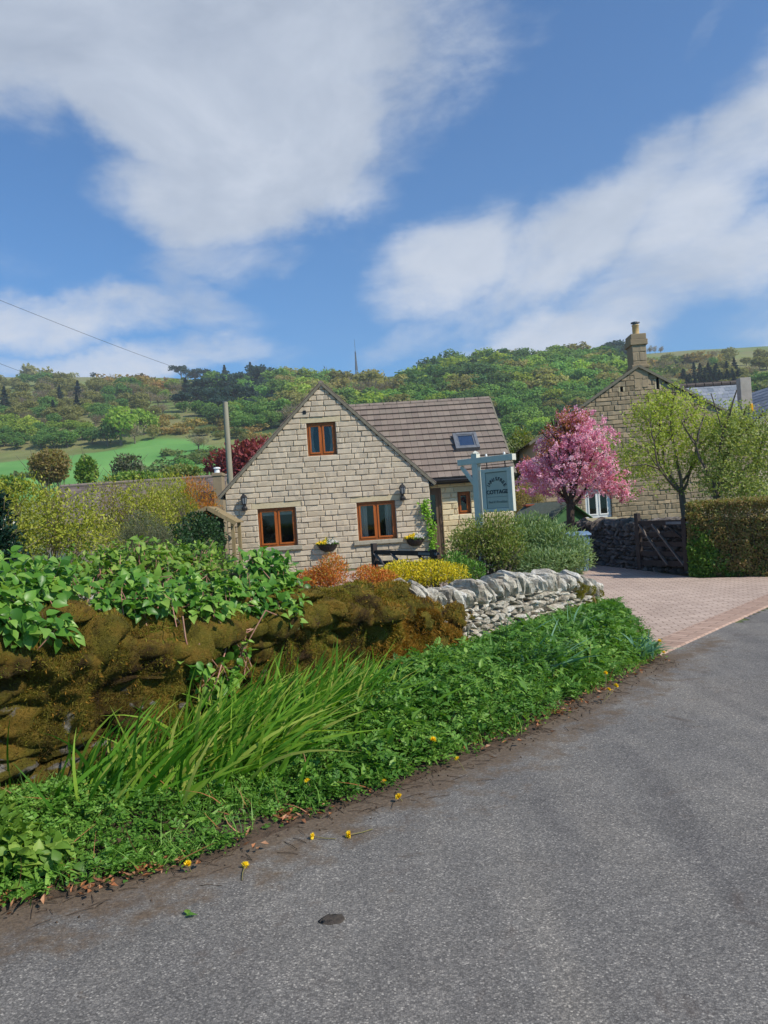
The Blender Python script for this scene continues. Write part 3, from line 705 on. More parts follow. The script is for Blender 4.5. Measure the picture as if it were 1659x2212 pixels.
# ------------------------------------------------------------------ hanging sign
sp = P(1028, 1000, 12); TH = math.radians(-42)
sg = thing('cottage_sign', 'grey-green hanging name sign of a cottage on a square post behind the pale wall', 'sign', (sp[0], 12, 0), TH)
ZT = 2.30
b = MB(); b.span((-.05, -.05, 0), (.05, .05, ZT + .06)); b.lathe([(.066, ZT + .06), (.066, ZT + .075), (0, ZT + .11)], n=4); b.build('post', M['sage_paint'], sg, local=True, bevel=.004)
BX1 = .70
b = MB(); b.span((-.32, -.053, ZT - .1), (BX1, .053, ZT - .005)); b.build('crossbeam', M['sage_paint'], sg, local=True, bevel=.005)
b = MB(); b.beam((-.28, 0, ZT - .12), (-.04, 0, ZT - .42), .05, .05, (0, 1, 0)); b.build('brace', M['sage_paint'], sg, local=True)
bx0, bx1, bz1, bz0 = .12, .62, ZT - .2, ZT - .86
b = MB()
for x in (bx0 + .08, bx1 - .09): b.lathe([(.016, ZT + .0), (.018, ZT + .02), (0, ZT + .045)], (x, 0, 0), 8)
b.build('finial', M['white_paint'], sg, local=True)
bd = MB(); bd.span((bx0, -.02, bz0), (bx1, .02, bz1)); board = bd.build('board', M['sage_panel'], sg, local=True)
b = MB(); e = .05
for yy in (-.034, .02):
    b.span((bx0, yy, bz0), (bx1, yy + .014, bz0 + e)); b.span((bx0, yy, bz1 - e), (bx1, yy + .014, bz1)); b.span((bx0, yy, bz0 + e), (bx0 + e, yy + .014, bz1 - e)); b.span((bx1 - e, yy, bz0 + e), (bx1, yy + .014, bz1 - e))
b.span((bx1, -.036, bz0 - .004), (bx1 + .035, .036, bz1 + .004)); b.span((bx0 - .02, -.036, bz0 - .004), (bx0, .036, bz1 + .004))
b.build('board_frame', M['sage_paint'], board, local=True, bevel=.003)
b = MB()
for yy in (-.022,):
    b.span((bx0 + e, yy, bz0 + e), (bx0 + e + .012, yy + .002, bz1 - e)); b.span((bx0 + e, yy - .001, bz1 - e - .014), (bx1 - e, yy + .001, bz1 - e)); b.span((bx0 + e, yy - .002, bz0 + e), (bx1 - e, yy, bz0 + e + .01)); b.span((bx0 + e + .02, yy - .0005, bz0 + .225), (bx1 - e - .02, yy + .0015, bz0 + .232))
b.build('painted_border', M['letter_faint'], board, local=True)
b = MB()
for x in (bx0 + .08, bx1 - .09):
    b.tube([[x, 0, ZT - .1], [x, 0, ZT - .145]], .008, 6); b.tube([[x - .018, 0, bz1], [x, 0, ZT - .14], [x + .018, 0, bz1]], .006, 6)
b.tube([[0.05, 0.0, ZT - .135], [BX1 + .02, 0.0, ZT - .14]], .006, 6)
b.build('hanger', M['iron'], sg, local=True)
def text_mesh(s, size, x, z, rot=0.0, shear=0.0, off=0.0):
    cu = bpy.data.curves.new('lettering_curve', 'FONT'); cu.body = s; cu.size = size; cu.align_x = 'CENTER'; cu.align_y = 'CENTER'; cu.extrude = .002; cu.shear = shear; cu.offset = off
    o = bpy.data.objects.new('lettering_curve', cu); COL.objects.link(o); dg = bpy.context.evaluated_depsgraph_get()
    me = bpy.data.meshes.new_from_object(o.evaluated_get(dg)); V = np.array([v.co[:] for v in me.vertices]); F = [list(p.vertices) for p in me.polygons]
    bpy.data.objects.remove(o); bpy.data.curves.remove(cu); bpy.data.meshes.remove(me)
    c, s_ = math.cos(rot), math.sin(rot)
    return np.stack([x + V[:, 0] * c - V[:, 1] * s_, -.0235 - V[:, 2], z + V[:, 0] * s_ + V[:, 1] * c], -1), F
def lettering(items, m):
    b = MB()
    for (V, F) in items:
        by = {}
        for f in F: by.setdefault(len(f), []).append(f)
        b.add(V, [np.array(x) for x in by.values()])
    b.build('lettering', m, board, local=True)
xc = (bx0 + bx1) / 2 + .0; zc = bz1 - .34
it = []
for i, ch in enumerate('INNISFREE'):
    a = math.radians(60 - 120 * i / 8); it.append(text_mesh(ch, .074, xc - math.sin(a) * .168, zc - .02 + math.cos(a) * .2, a, 0, .0012))
it.append(text_mesh('COTTAGE', .083, xc, bz1 - .36, 0, 0, .002))
lettering(it[:-1], M['letter_dark']); lettering(it[-1:], M['letter_dark']); lettering([text_mesh('Bed & Breakfast', .052, xc, bz0 + .15, 0, .3)], M['letter_faint'])
# ------------------------------------------------------------------ gates
def gate(pf, ph, label, name='wooden_gate'):
    """pf free end, ph hinge end (ground points)"""
    pf, ph = np.array(pf, float), np.array(ph, float); L = np.linalg.norm((pf - ph)[:2]); a = math.atan2(pf[1] - ph[1], pf[0] - ph[0])
    r = thing(name, label, 'gate', ph, a, 'driveway gate leaves')
    b = MB(); b.span((L - .09, -.045, .12), (L, .045, 1.2)); b.build('free_stile', M['dark_wood'], r, local=True, bevel=.006)
    b = MB(); b.span((.06, -.045, .12), (.15, .045, 1.08)); b.build('hinge_stile', M['dark_wood'], r, local=True, bevel=.006)
    for z, h in ((.24, .05), (.42, .045), (.6, .045), (.78, .045), (1.0, .05)):
        b = MB(); b.span((.15, -.02, z - h), (L - .09, .02, z + h)); b.build('rail', M['dark_wood'], r, local=True, bevel=.004)
    for (x0, z0, x1, z1) in ((L - .1, .98, L * .42, .22), (L * .66, .98, .16, .22), (.16, .72, .48, .96)):
        b = MB(); b.beam((x0, .032, z0), (x1, .032, z1), .022, .055, (0, 1, 0)); b.build('brace', M['weathered'] if x1 < L * .5 and z0 > .9 else M['dark_wood'], r, local=True)
    for lo, hi in (((-.02, -.03, .97), (.5, -.022, 1.02)), ((-.02, .022, .97), (.5, .03, 1.02)), ((-.02, .022, .25), (.2, .03, .29))):
        b = MB(); b.span(lo, hi); b.build('hinge_strap', M['steel'], r, local=True)
    return r
def gatepost(p, label, h=1.2):
    r = thing('gate_post', label, 'post', (p[0], p[1], 0), .1, 'gate posts')
    b = MB(); b.span((-.08, -.08, -.1), (.08, .08, h)); b.lathe([(.112, h), (.0, h + .05)], n=4); b.build('shaft', M['dark_wood'], r, local=True, bevel=.01)
gh = G(1497, 1247); gf = P(1378, 1200, 15.0); gf[2] = 0
gate(gf, gh, 'dark wooden gate leaf folded open against the shaded stone wall')
gatepost(gh + np.array([.12, .02, 0]), 'dark square post between the open gate and the brown hedge')
g2f = P(806, 1200, 14.0); g2h = P(945, 1200, 12.3)
g2_ = gate((g2f[0], 14.0, 0), (g2h[0], 12.3, 0), 'dark wooden gate leaf behind the yellow shrub in front of the gable'); g2_.scale = (1, 1, .83)
# ------------------------------------------------------------------ utility pole, wires, mast
pt, pb = P(488, 868, 30), P(497, 1030, 30)
up_ = thing('utility_pole', 'weathered wooden utility pole rising left of the cottage gable', 'pole', (pb[0], 30, 0))
b = MB(); b.tube([[pb[0], 30, 0], [pb[0], 30, pt[2]]], [.13, .105], 10); b.build('shaft', M['pole_wood'], up_, smooth=True)
b = MB(); b.tube([[pb[0], 30, pt[2]], [pb[0], 30, pt[2] + .03]], [.115, .03], 10); b.build('cap', M['steel'], up_)
def wire(pts, label, rad):
    q = np.array(pts); n = 24; f = np.linspace(0, 1, n)[:, None]; a, c = q[0], q[1]; L = np.linalg.norm(c - a)
    V = a + (c - a) * f; V[:, 2] -= (4 * f * (1 - f))[:, 0] * q[2][0]
    b = MB(); b.tube(V, np.linspace(rad[0], rad[1], n), 5); o = b.build('overhead_wire', M['black_plastic'], None); tag(o, label, 'wire', 'overhead wires')
wire([P(-120, 600, 26), P(560, 838, 150), (.9, 0, 0)], 'dark overhead wire crossing the lower left sky above the hill', (.007, .03))
wire([P(-120, 738, 26), P(180, 835, 130), (.5, 0, 0)], 'short lower overhead wire at the left edge above the domed tree', (.007, .028))
# ------------------------------------------------------------------ ground, road, driveway
def mk_ground():
    m, nt, b = mat('garden_soil'); v = objco(nt)
    f = noise(nt, 1.2, 6, .6, v); g = noise(nt, 30, 4, .7, v)
    c = ramp(nt, f, [(.35, lin(74, 60, 44)), (.5, lin(84, 92, 50)), (.7, lin(74, 108, 48))])
    nt.links.new(mix(nt, .5, c, ramp(nt, g, [(.3, (.3, .3, .3)), (.7, (.65, .65, .65))]), 'OVERLAY'), b.inputs['Base Color']); b.inputs['Roughness'].default_value = .95
    bump(nt, b, g, .6, .02); return m
M['soil'] = mk_ground()
def mk_road():
    m, nt, b = mat('asphalt'); v = objco(nt)
    vo = nd(nt, 'ShaderNodeTexVoronoi', feature='F1'); vo.inputs['Scale'].default_value = 150; nt.links.new(v, vo.inputs['Vector'])
    chips = nd(nt, 'ShaderNodeSeparateColor'); nt.links.new(vo.outputs['Color'], chips.inputs[0])
    c = ramp(nt, chips.outputs[0], [(0, lin(94, 91, 88)), (.35, lin(111, 108, 104)), (.7, lin(125, 121, 116)), (.93, lin(142, 137, 130)), (1, lin(172, 166, 157))])
    gap = ramp(nt, vo.outputs['Distance'], [(.35, (1, 1, 1)), (.75, (.5, .5, .51))]); c = mix(nt, .7, c, gap, 'MULTIPLY')
    big = noise(nt, .55, 5, .6, v, .6); mid = noise(nt, 3.2, 5, .65, v)
    c = mix(nt, .8, c, ramp(nt, big, [(.3, (.38, .38, .39)), (.5, (.5, .5, .5)), (.72, (.62, .60, .57))]), 'OVERLAY')
    c = mix(nt, .5, c, ramp(nt, mid, [(.3, (.38, .38, .38)), (.7, (.6, .6, .6))]), 'OVERLAY')
    trk = noise(nt, 1.0, 5, .6, objco(nt, (2.6, .35, 1), (0, 0, -.72)), .4); c = mix(nt, .85, c, ramp(nt, trk, [(.32, (.38, .38, .39)), (.52, (.5, .5, .5)), (.7, (.6, .59, .57))]), 'OVERLAY')
    # mud washed out from the verge, thinning towards the road, and scattered mud stains
    dirt = attr(nt); dn = noise(nt, 5, 7, .7, v)
    df = math2(nt, 'ADD', dirt, math2(nt, 'MULTIPLY', math2(nt, 'SUBTRACT', dn, .5), 1.9))
    dm = ramp(nt, df, [(.38, (0, 0, 0)), (.75, (1, 1, 1))])
    dc = ramp(nt, noise(nt, 60, 5, .7, v), [(.3, lin(66, 54, 43)), (.6, lin(108, 91, 73)), (.8, lin(138, 120, 98))])
    c = mix(nt, math2(nt, 'MULTIPLY', dm, .85), c, dc)
    st = noise(nt, 2.1, 4, .62, v, 1.2); c = mix(nt, math2(nt, 'MULTIPLY', ramp(nt, st, [(.6, (0, 0, 0)), (.72, (1, 1, 1))]), .55), c, lin(78, 66, 58))
    nt.links.new(c, b.inputs['Base Color']); b.inputs['Roughness'].default_value = .85; b.inputs['Specular IOR Level'].default_value = .3
    bump(nt, b, math2(nt, 'SUBTRACT', 1.0, vo.outputs['Distance']), .4, .003); return m
M['asphalt'] = mk_road()
def mk_pavior(name, rot, w=.2, h=.1, cols=((176, 157, 144), (194, 175, 161))):
    m, nt, b = mat(name); v = objco(nt, None, (0, 0, rot))
    br = nd(nt, 'ShaderNodeTexBrick'); nt.links.new(v, br.inputs['Vector'])
    for k, x in (('Scale', 1.0), ('Mortar Size', .007), ('Mortar Smooth', .3), ('Brick Width', w), ('Row Height', h), ('Bias', 0.0)): br.inputs[k].default_value = x
    br.inputs['Color1'].default_value = lin(*cols[0]); br.inputs['Color2'].default_value = lin(*cols[1]); br.inputs['Mortar'].default_value = lin(132, 114, 102)
    c = mix(nt, .6, br.outputs['Color'], ramp(nt, noise(nt, .7, 5, .6, v), [(.3, (.42, .40, .39)), (.7, (.6, .58, .57))]), 'OVERLAY')
    c = mix(nt, .4, c, ramp(nt, noise(nt, 70, 4, .7, v), [(.3, (.36, .36, .36)), (.7, (.62, .62, .62))]), 'OVERLAY')
    nt.links.new(c, b.inputs['Base Color']); b.inputs['Roughness'].default_value = .85; b.inputs['Specular IOR Level'].default_value = .25
    inv = math2(nt, 'SUBTRACT', 1.0, br.outputs['Fac']); bump(nt, b, inv, .8, .012); return m
KA = math.atan2(9.965 - 7.493, 4.881 - 2.656)
M['pavior'] = mk_pavior('pavior', -KA + .95); M['edging'] = mk_pavior('edging', -KA + PI / 2, .3, .11, ((160, 134, 118), (178, 152, 136)))
b = MB(); b.poly([[-140, -60, 0], [140, -60, 0], [140, 75, 0], [-140, 75, 0]]); tag(b.build('ground', M['soil']), kind='structure')
epx = [(-420, 2080), (-150, 2012), (0, 1968), (240, 1915), (470, 1850), (600, 1795), (860, 1700), (1130, 1590), (1290, 1500), (1430, 1422)]
EDGE = np.array([G(*p) for p in epx])
WB1, WB2 = G(100, 1768), G(1300, 1335)
WE = unit((WB2 - WB1)[:2]); WE = np.array([WE[0], WE[1], 0]); WN = np.array([WE[1], -WE[0], 0])
S0, S1 = -1.3, np.dot(WB2 - WB1, WE)
def seg_dist(p, A):
    d = np.full(len(p), 1e9)
    for a, c in zip(A[:-1], A[1:]):
        t = np.clip(((p - a) @ (c - a)) / np.dot(c - a, c - a), 0, 1); d = np.minimum(d, np.linalg.norm(p - a - t[:, None] * (c - a), axis=1))
    return d
xs, ys = np.arange(-9, 16.01, .12), np.arange(-6, 18.01, .12)
X, Y = np.meshgrid(xs, ys); Pn = np.stack([X.ravel(), Y.ravel(), np.full(X.size, .004)], -1)
far_edge = np.concatenate([EDGE, [[2.66, 7.49, 0], [4.88, 9.965, 0], [9, 14.5, 0]]])
side = (Pn - WB1) @ WN
kb = np.array([2.656, 7.493, 0]); kd = np.array([math.cos(KA), math.sin(KA), 0]); kn = np.array([kd[1], -kd[0], 0])
dirt = np.exp(-seg_dist(Pn[:, :2], EDGE[:, :2]) / .42) * 1.1
_e = np.linalg.norm(Pn[:, :2] - np.array([1.6, 6.0]), axis=1); dirt = np.maximum(dirt, .8 * np.exp(-seg_dist(Pn[:, :2], EDGE[-4:, :2]) / .55)); dirt = np.maximum(dirt, .75 * np.exp(-seg_dist(Pn[:, :2], np.array([[2.3, 7.0], [2.9, 7.4], [3.3, 7.9]])) / .3))
i = np.arange(len(ys) - 1)[:, None] * len(xs); j = np.arange(len(xs) - 1)[None]
F = np.stack([i + j, i + j + 1, i + len(xs) + j + 1, i + len(xs) + j], -1).reshape(-1, 4)
fc = Pn[F].mean(1); keep = ((fc - WB1) @ WN > .05) & ((((fc - kb) @ kn) > .06) | (((fc - WB2) @ WE) < 0))
b = MB(); b.add(Pn, F[keep], dirt); tag(b.build('road', M['asphalt']), kind='structure')
# driveway of brick paviors and its flush edging course
e2 = kb + kd * 8
dw = [kb - kd * .9, e2, [8.7, 13.2, 0], [8.2, 12.6, 0], G(1510, 1250), G(1380, 1236) + [.2, 0, 0], G(1283, 1219) + [.1, .1, 0], [4.2, 21.0, 0], [-3, 21.0, 0], [-3, 15.5, 0], [.5, 13.2, 0], WB2 + WE * .1 - WN * .35]
dw = np.array([[p[0], p[1], .008] for p in dw]); b = MB(); b.poly(dw); tag(b.build('driveway', M['pavior']), kind='structure')
b = MB(); p0, p1 = kb - kd * .7, kb + kd * 9
b.add([p0 + [0, 0, .02], p1 + [0, 0, .02], p1 - kn * .3 + [0, 0, .022], p0 - kn * .3 + [0, 0, .022], p0 + kn * .02, p1 + kn * .02, p0 - kn * .31, p1 - kn * .31], [np.array([[0, 1, 2, 3], [4, 5, 1, 0], [3, 2, 7, 6]])])
tag(b.build('driveway_edging', M['edging']), kind='structure')
# verge: a low bank of soil between wall foot and road
def along(A, f):
    L = np.concatenate([[0], np.cumsum(np.linalg.norm(np.diff(A, axis=0), axis=1))]); f = np.asarray(f) * L[-1]
    return np.stack([np.interp(f, L, A[:, k]) for k in range(3)], -1)
WL = np.array([WB1 + WE * (S0 - .6), WB1, WB2 + WE * .05, WB2 + WE * .25 + WN * .1])
def verge(f, w):
    a, c = along(WL, f), along(EDGE, f); return a + (c - a) * np.asarray(w)[..., None]
def vheight(p, w): return .012 + .16 * np.clip(1 - w, 0, 1) ** 1.3 + .035 * (fbm(p * 5, 3, 5) - .5) * np.clip((1 - w) * 4, 0, 1)
nf, nw = 140, 24; f_, w_ = np.meshgrid(np.linspace(0, 1, nf), np.linspace(-.12, 1.03, nw), indexing='ij')
Pv = verge(f_.ravel(), w_.ravel()); Pv[:, 2] = vheight(Pv, w_.ravel()); Pv[w_.ravel() > 1, 2] = 0
i = np.arange(nf - 1)[:, None] * nw; j = np.arange(nw - 1)[None]
b = MB(); b.add(Pv, np.stack([i + j, i + nw + j, i + nw + j + 1, i + j + 1], -1).reshape(-1, 4))
M['verge_soil'] = simple('verge_soil', lin(52, 42, 34), lin(96, 78, 62), 24, .95, .8, .01)
tag(b.build('verge', M['verge_soil'], smooth=True), kind='structure')
# ------------------------------------------------------------------ rocks
bm = bmesh.new(); bmesh.ops.create_icosphere(bm, subdivisions=3, radius=1); ICV = np.array([v.co[:] for v in bm.verts]); ICF = np.array([[v.index for v in f.verts] for f in bm.faces]); bm.free()
bm = bmesh.new(); bmesh.ops.create_icosphere(bm, subdivisions=2, radius=1); IC2V = np.array([v.co[:] for v in bm.verts]); IC2F = np.array([[v.index for v in f.verts] for f in bm.faces]); bm.free()
def rock(c, h, ax=None, cut=(.55, .95), nz=.12, r=rng, lod=3, box=.5):
    V = (ICV if lod == 3 else IC2V).copy()
    V = np.sign(V) * np.abs(V) ** box * 1.0; V /= np.maximum(np.abs(V).max(1, keepdims=True) ** .0, 1); V = np.clip(V, -1, 1)
    for _ in range(10):
        n = unit(r.normal(size=3)); hh = r.uniform(*cut) * 1.25; d = V @ n; V = V - np.maximum(0, d - hh)[:, None] * n
    o = r.random(3) * 50; V = V * (1 + nz * (fbm(V * 1.8 + o, 3)[:, None] - .5) * 2)
    V = V * np.asarray(h)
    if ax is not None: V = V @ np.asarray(ax)
    return V + np.asarray(c)
def rot3(ax, a):
    return np.array(Matrix.Rotation(a, 3, Vector(ax)))
def wall_z(u, v):
    d = ray(u, v); t = np.dot(WB1 - EYE, WN) / np.dot(d, WN); p = EYE + d * t; return np.dot(p - WB1, WE), p[2]
kn_ = np.array([wall_z(*q) for q in [(-250, 1335), (0, 1325), (110, 1312), (250, 1312), (400, 1308), (650, 1268), (850, 1258), (975, 1275)]])
hm = lambda s: np.interp(s, kn_[:, 0], kn_[:, 1])
kp_ = np.array([wall_z(*q) for q in [(900, 1268), (1000, 1276), (1100, 1256), (1150, 1246), (1250, 1246), (1298, 1268)]])
hp = lambda s: np.interp(s, kp_[:, 0], kp_[:, 1])
SM = wall_z(975, 1300)[0]
A3 = np.array([WE, -WN, [0, 0, 1]])          # local (along, into the garden, up)
def wp(s, d, z): return WB1 + WE * s - WN * d + np.array([0, 0, z])
def mk_mossstone():
    m, nt, b = mat('moss_on_stone'); v = objco(nt); mo = attr(nt)
    st = ramp(nt, noise(nt, 9, 6, .7, v), [(.3, lin(70, 66, 58)), (.5, lin(118, 112, 102)), (.72, lin(186, 180, 170))])
    mc = ramp(nt, noise(nt, 4, 6, .65, v), [(.25, lin(72, 66, 28)), (.45, lin(110, 100, 38)), (.6, lin(136, 108, 46)), (.8, lin(112, 112, 46))])
    mc = mix(nt, ramp(nt, noise(nt, 2.6, 5, .65, v, .8), [(.48, (0, 0, 0)), (.62, (1, 1, 1))]), mc, lin(66, 50, 30)); mc = mix(nt, .6, mc, ramp(nt, noise(nt, 90, 4, .75, v), [(.3, (.25, .25, .25)), (.7, (.66, .66, .66))]), 'OVERLAY')
    f = math2(nt, 'ADD', mo, math2(nt, 'MULTIPLY', math2(nt, 'SUBTRACT', noise(nt, 14, 5, .7, v), .5), 1.0))
    nt.links.new(mix(nt, ramp(nt, f, [(.42, (0, 0, 0)), (.56, (1, 1, 1))]), st, mc), b.inputs['Base Color'])
    b.inputs['Roughness'].default_value = .95; b.inputs['Specular IOR Level'].default_value = .15
    bump(nt, b, noise(nt, 55, 6, .8, v), 1.0, .03); return m
M['moss_stone'] = mk_mossstone()
def fuzz(V, F, n, Lr, mask, down=.0, up=.35, wid=.22, r=rng):
    """small moss blades standing on the faces of a mesh; returns triangles"""
    a, b_, c = V[F[:, 0]], V[F[:, 1]], V[F[:, 2]]; nr = np.cross(b_ - a, c - a); A = np.linalg.norm(nr, axis=1) / 2; nr = unit(nr)
    w = A * mask((a + b_ + c) / 3, nr); k = r.choice(len(F), n, p=w / w.sum())
    q = r.random((n, 2)); q = np.where((q.sum(1) > 1)[:, None], 1 - q, q)
    C = a[k] + (b_[k] - a[k]) * q[:, :1] + (c[k] - a[k]) * q[:, 1:]
    D = unit(nr[k] + r.normal(size=(n, 3)) * .55 + np.array([0, 0, up - down])); L = r.uniform(*Lr, n)[:, None]
    S = unit(np.cross(D, r.normal(size=(n, 3)))) * L * wid
    return np.stack([C - S, C + S, C + D * L], 1).reshape(-1, 3), np.arange(n * 3).reshape(-1, 3), np.repeat(np.clip(fbm(C * 3.5, 3, 8) * 2.2 - .6 + r.normal(size=n) * .16, 0, 1), 3)
# moss-covered wall
mw = thing('moss_covered_wall', 'old dry stone wall thickly covered in brown and olive moss beside the verge', 'wall', WB1)
b = MB(); b.n = 0
core = MB()
cpts = np.linspace(S0 - .4, SM + .1, 14)
for a, c in zip(cpts[:-1], cpts[1:]):
    z = min(hm(a), hm(c)) - .12; p = [wp(a, .14, -.05), wp(c, .14, -.05), wp(c, .46, -.05), wp(a, .46, -.05)]
    core.prism(p, (0, 0, z + .05))
M['core'] = simple('wall_hearting', lin(40, 36, 28), lin(60, 54, 42), 12, .95, .5)
rk = np.random.default_rng(11); allV, allF, nn = [], [], 0; T_ = []
def mossrock(V, amp, k):
    """lumpy moss: several sizes of noise push the surface in and out"""
    V = V + (fbm(V * 4.5, 2, 3)[:, None] - .5) * WN * .13 * amp + (fbm(V * 13, 3, 13)[:, None] - .5) * (WN * .8 + [0, 0, .6]) * .075 * amp
    nrm = unit(V - V.mean(0)); s = (V - WB1) @ WE; z = V[:, 2]
    lump = fbm(V * [7, 7, 11], 3, 29)
    bare = np.clip((lump - .54) * 9, 0, 1) * np.clip((.72 - z) * 4, 0, 1) * np.clip((1.9 - s) * 1.5, 0, 1) + np.clip(-nrm[:, 2] - .35, 0, .4) * 1.2 * (s < 2.4)
    return V, np.clip(.8 - bare * .75 * k, 0.02, 1)
z = -.02
while z < 1.2:
    th = rk.uniform(.06, .13); s = S0 - .5 + rk.uniform(-.3, 0)
    while s < SM + .12:
        L = rk.uniform(.14, .46); sc = s + L / 2; h = hm(sc); zj = rk.normal() * .02
        if z + th * .5 < h - .05 and rk.random() > .045:
            d = .19 + .07 * z + rk.normal() * .035; tilt = rk.normal() * .13; tk = th * rk.uniform(.55, .85)
            V = rock(wp(sc, d, z + th / 2 + zj), (L * .6, .19, tk), rot3((0, 1, 0), tilt) @ rot3((0, 0, 1), rk.normal() * .15) @ A3, (.62, 1.0), .3, rk, 3, .66)
            V, t_ = mossrock(V, 1.0, 1); allV.append(V); allF.append(ICF + nn); nn += len(V); T_.append(t_)
        s += L * rk.uniform(.92, 1.08)
    z += th
# cushions along the top
for s in np.arange(S0 - .4, SM + .05, .13):
    L = rk.uniform(.1, .26); V = rock(wp(s, .22 + rk.normal() * .07, hm(s) - .24 + rk.normal() * .03), (L, rk.uniform(.2, .33), rk.uniform(.08, .15)), rot3((0, 1, 0), rk.normal() * .2) @ A3, (.8, 1.1), .35, rk, 3, .8)
    V, t_ = mossrock(V, .9, .2); allV.append(V); allF.append(ICF + nn); nn += len(V); T_.append(t_)
# a continuous lumpy blanket of moss over face and top
ss = np.arange(S0 - .4, SM + .09, .022); R_ = .16; prof = []
for fz in np.linspace(0, 1, 44): prof.append((0., fz, 0, -1., 0.))
for a in np.linspace(0, PI / 2, 12)[1:]: prof.append((R_ * (1 - math.cos(a)), 1, R_ * math.sin(a), -math.cos(a), math.sin(a)))
for dd_ in np.linspace(R_, .42, 10)[1:]: prof.append((dd_, 1, R_, 0., 1.))
for dz_ in np.linspace(0, .3, 6)[1:]: prof.append((.46, 1, R_ - dz_, 1., 0.3))
prof = np.array(prof); SS, KK = np.meshgrid(ss, np.arange(len(prof)), indexing='ij'); SS, KK = SS.ravel(), KK.ravel(); hh_ = np.array([hm(q) for q in ss])[:, None].repeat(len(prof), 1).ravel()
q_ = prof[KK]; zz_ = q_[:, 1] * (hh_ - R_ - .04) + q_[:, 2]; dd_ = q_[:, 0] - .03 + .05 * zz_ * (q_[:, 2] == 0)
BP = WB1 + WE * SS[:, None] - WN * dd_[:, None] + np.array([0, 0, 1.]) * zz_[:, None]; BN = unit(-WN * q_[:, 3:4] + np.array([0, 0, 1.]) * q_[:, 4:5])
bil = lambda P_, k, sd: 1 - np.abs(2 * vnoise(P_ * k, sd) - 1)
disp = (fbm(BP * [3.2, 3.2, 3.6], 3, 71) - .5) * .4 + (bil(BP, [4.6, 4.6, 5.2], 72) - .6) * .16 + (bil(BP, 13, 73) - .6) * .035 + (fbm(BP * 26, 3, 74) - .5) * .04
gate_ = np.clip((.8 - zz_) * 3, 0, 1) * np.clip((2.1 - SS) * 1.5, 0, 1); disp -= gate_ * .065 * np.clip(fbm(BP * [4, 4, 7], 2, 75) * 3 - .6, 0, 1.6)
disp -= .05 * (SS > SM - .05); disp = np.clip(disp, -.2, .16); disp = np.where(q_[:, 1] >= 1, disp * .7 - .05 - .035 * np.clip(SS - 2.2, 0, 1), disp); V = BP + BN * disp[:, None]
# the wall is shaggy and rounds off where the pale wall begins
endf = np.clip((SS - (SM - .5)) / .58, 0, 1) ** 1.5; V = V - WN * (endf * .25)[:, None] * 0 - np.array([0, 0, 1.]) * (endf * .34 * np.clip(zz_ / np.maximum(hh_, .1) * 2.2 - 1.1, 0, 1))[:, None]
np_ = len(prof); i = np.arange(len(ss) - 1)[:, None] * np_; j = np.arange(np_ - 1)[None]; Q = np.stack([i + j, i + np_ + j, i + np_ + j + 1, i + j + 1], -1).reshape(-1, 4)
allV.append(V); allF.append(np.concatenate([Q[:, [0, 1, 2]], Q[:, [0, 2, 3]]]) + nn); nn += len(V); T_.append(np.clip(.86 - np.clip((fbm(BP * 6, 3, 76) - .6) * 6, 0, 1) * gate_ * .72 + (fbm(BP * 17, 2, 77) - .5) * .35, 0, 1))
MV, MF, MT = np.concatenate(allV), np.concatenate(allF), np.concatenate(T_)
b = MB(); b.add(MV, MF, MT); b.build('stones', M['moss_stone'], mw, smooth=True)
core.build('hearting', M['core'], mw)
ftm = MT[MF[:, 0]]; front_ = np.where(np.arange(len(MF)) >= len(MF) - 2 * len(Q), 1.0, .12) * np.where(((MV[MF[:, 0]] - WB1) @ WN) > -.3, 1, .15)
def mask1(c, n):
    m = front_ * np.where(ftm > .5, 1.0, .03) * np.clip(n[:, 2] * .8 + .75, .04, 1.4) * (((c - WB1) @ WN) > -.35) * (fbm(c * 6, 3, 9) > .3)
    return m
sarr = lambda c: (c - WB1) @ WE
mk = lambda lo, hi: (lambda c, n: mask1(c, n) * np.clip((sarr(c) - lo) * 3, 0, 1) * np.clip((hi - sarr(c)) * 3, 0, 1))
b = MB(); V, F, t = fuzz(MV, MF, 260000, (.01, .026), mk(S0 - .6, 3.2), 0, .3, .13); b.add(V, F, t, 0)
V, F, t = fuzz(MV, MF, 12000, (.012, .03), mk(S0 - .6, 3.2), .25, .0); b.add(V, F, t, 1)
b.build('moss', [M['moss_fuzz'], M['moss_orange']], mw)
b = MB(); V, F, t = fuzz(MV, MF, 70000, (.014, .045), mk(2.7, 9), .15, .1, .13); b.add(V, F, t, 1)
V, F, t = fuzz(MV, MF, 30000, (.012, .03), mk(2.7, 9), .0, .35, .15); b.add(V, F, t, 0)
b.build('shaggy_moss', [M['moss_fuzz'], M['moss_orange']], mw)
# pale limestone wall
def mk_lime(name, cs):
    m, nt, b = mat(name); v = objco(nt)
    c = ramp(nt, noise(nt, 7, 8, .72, v, .5), [(.28, lin(*cs[0])), (.45, lin(*cs[1])), (.62, lin(*cs[2])), (.8, lin(*cs[3]))])
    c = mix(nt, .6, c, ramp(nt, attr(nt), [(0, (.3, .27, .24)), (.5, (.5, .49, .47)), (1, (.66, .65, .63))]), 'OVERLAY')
    nt.links.new(c, b.inputs['Base Color']); b.inputs['Roughness'].default_value = .92; b.inputs['Specular IOR Level'].default_value = .2
    bump(nt, b, noise(nt, 34, 6, .8, v), 1.0, .03); return m
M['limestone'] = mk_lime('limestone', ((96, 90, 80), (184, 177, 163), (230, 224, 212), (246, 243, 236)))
M['shaded_limestone'] = mk_lime('shaded_limestone', ((62, 58, 56), (98, 92, 90), (128, 122, 118), (160, 154, 146)))  # darker copy of limestone: the drive wall's shade is put into the colour
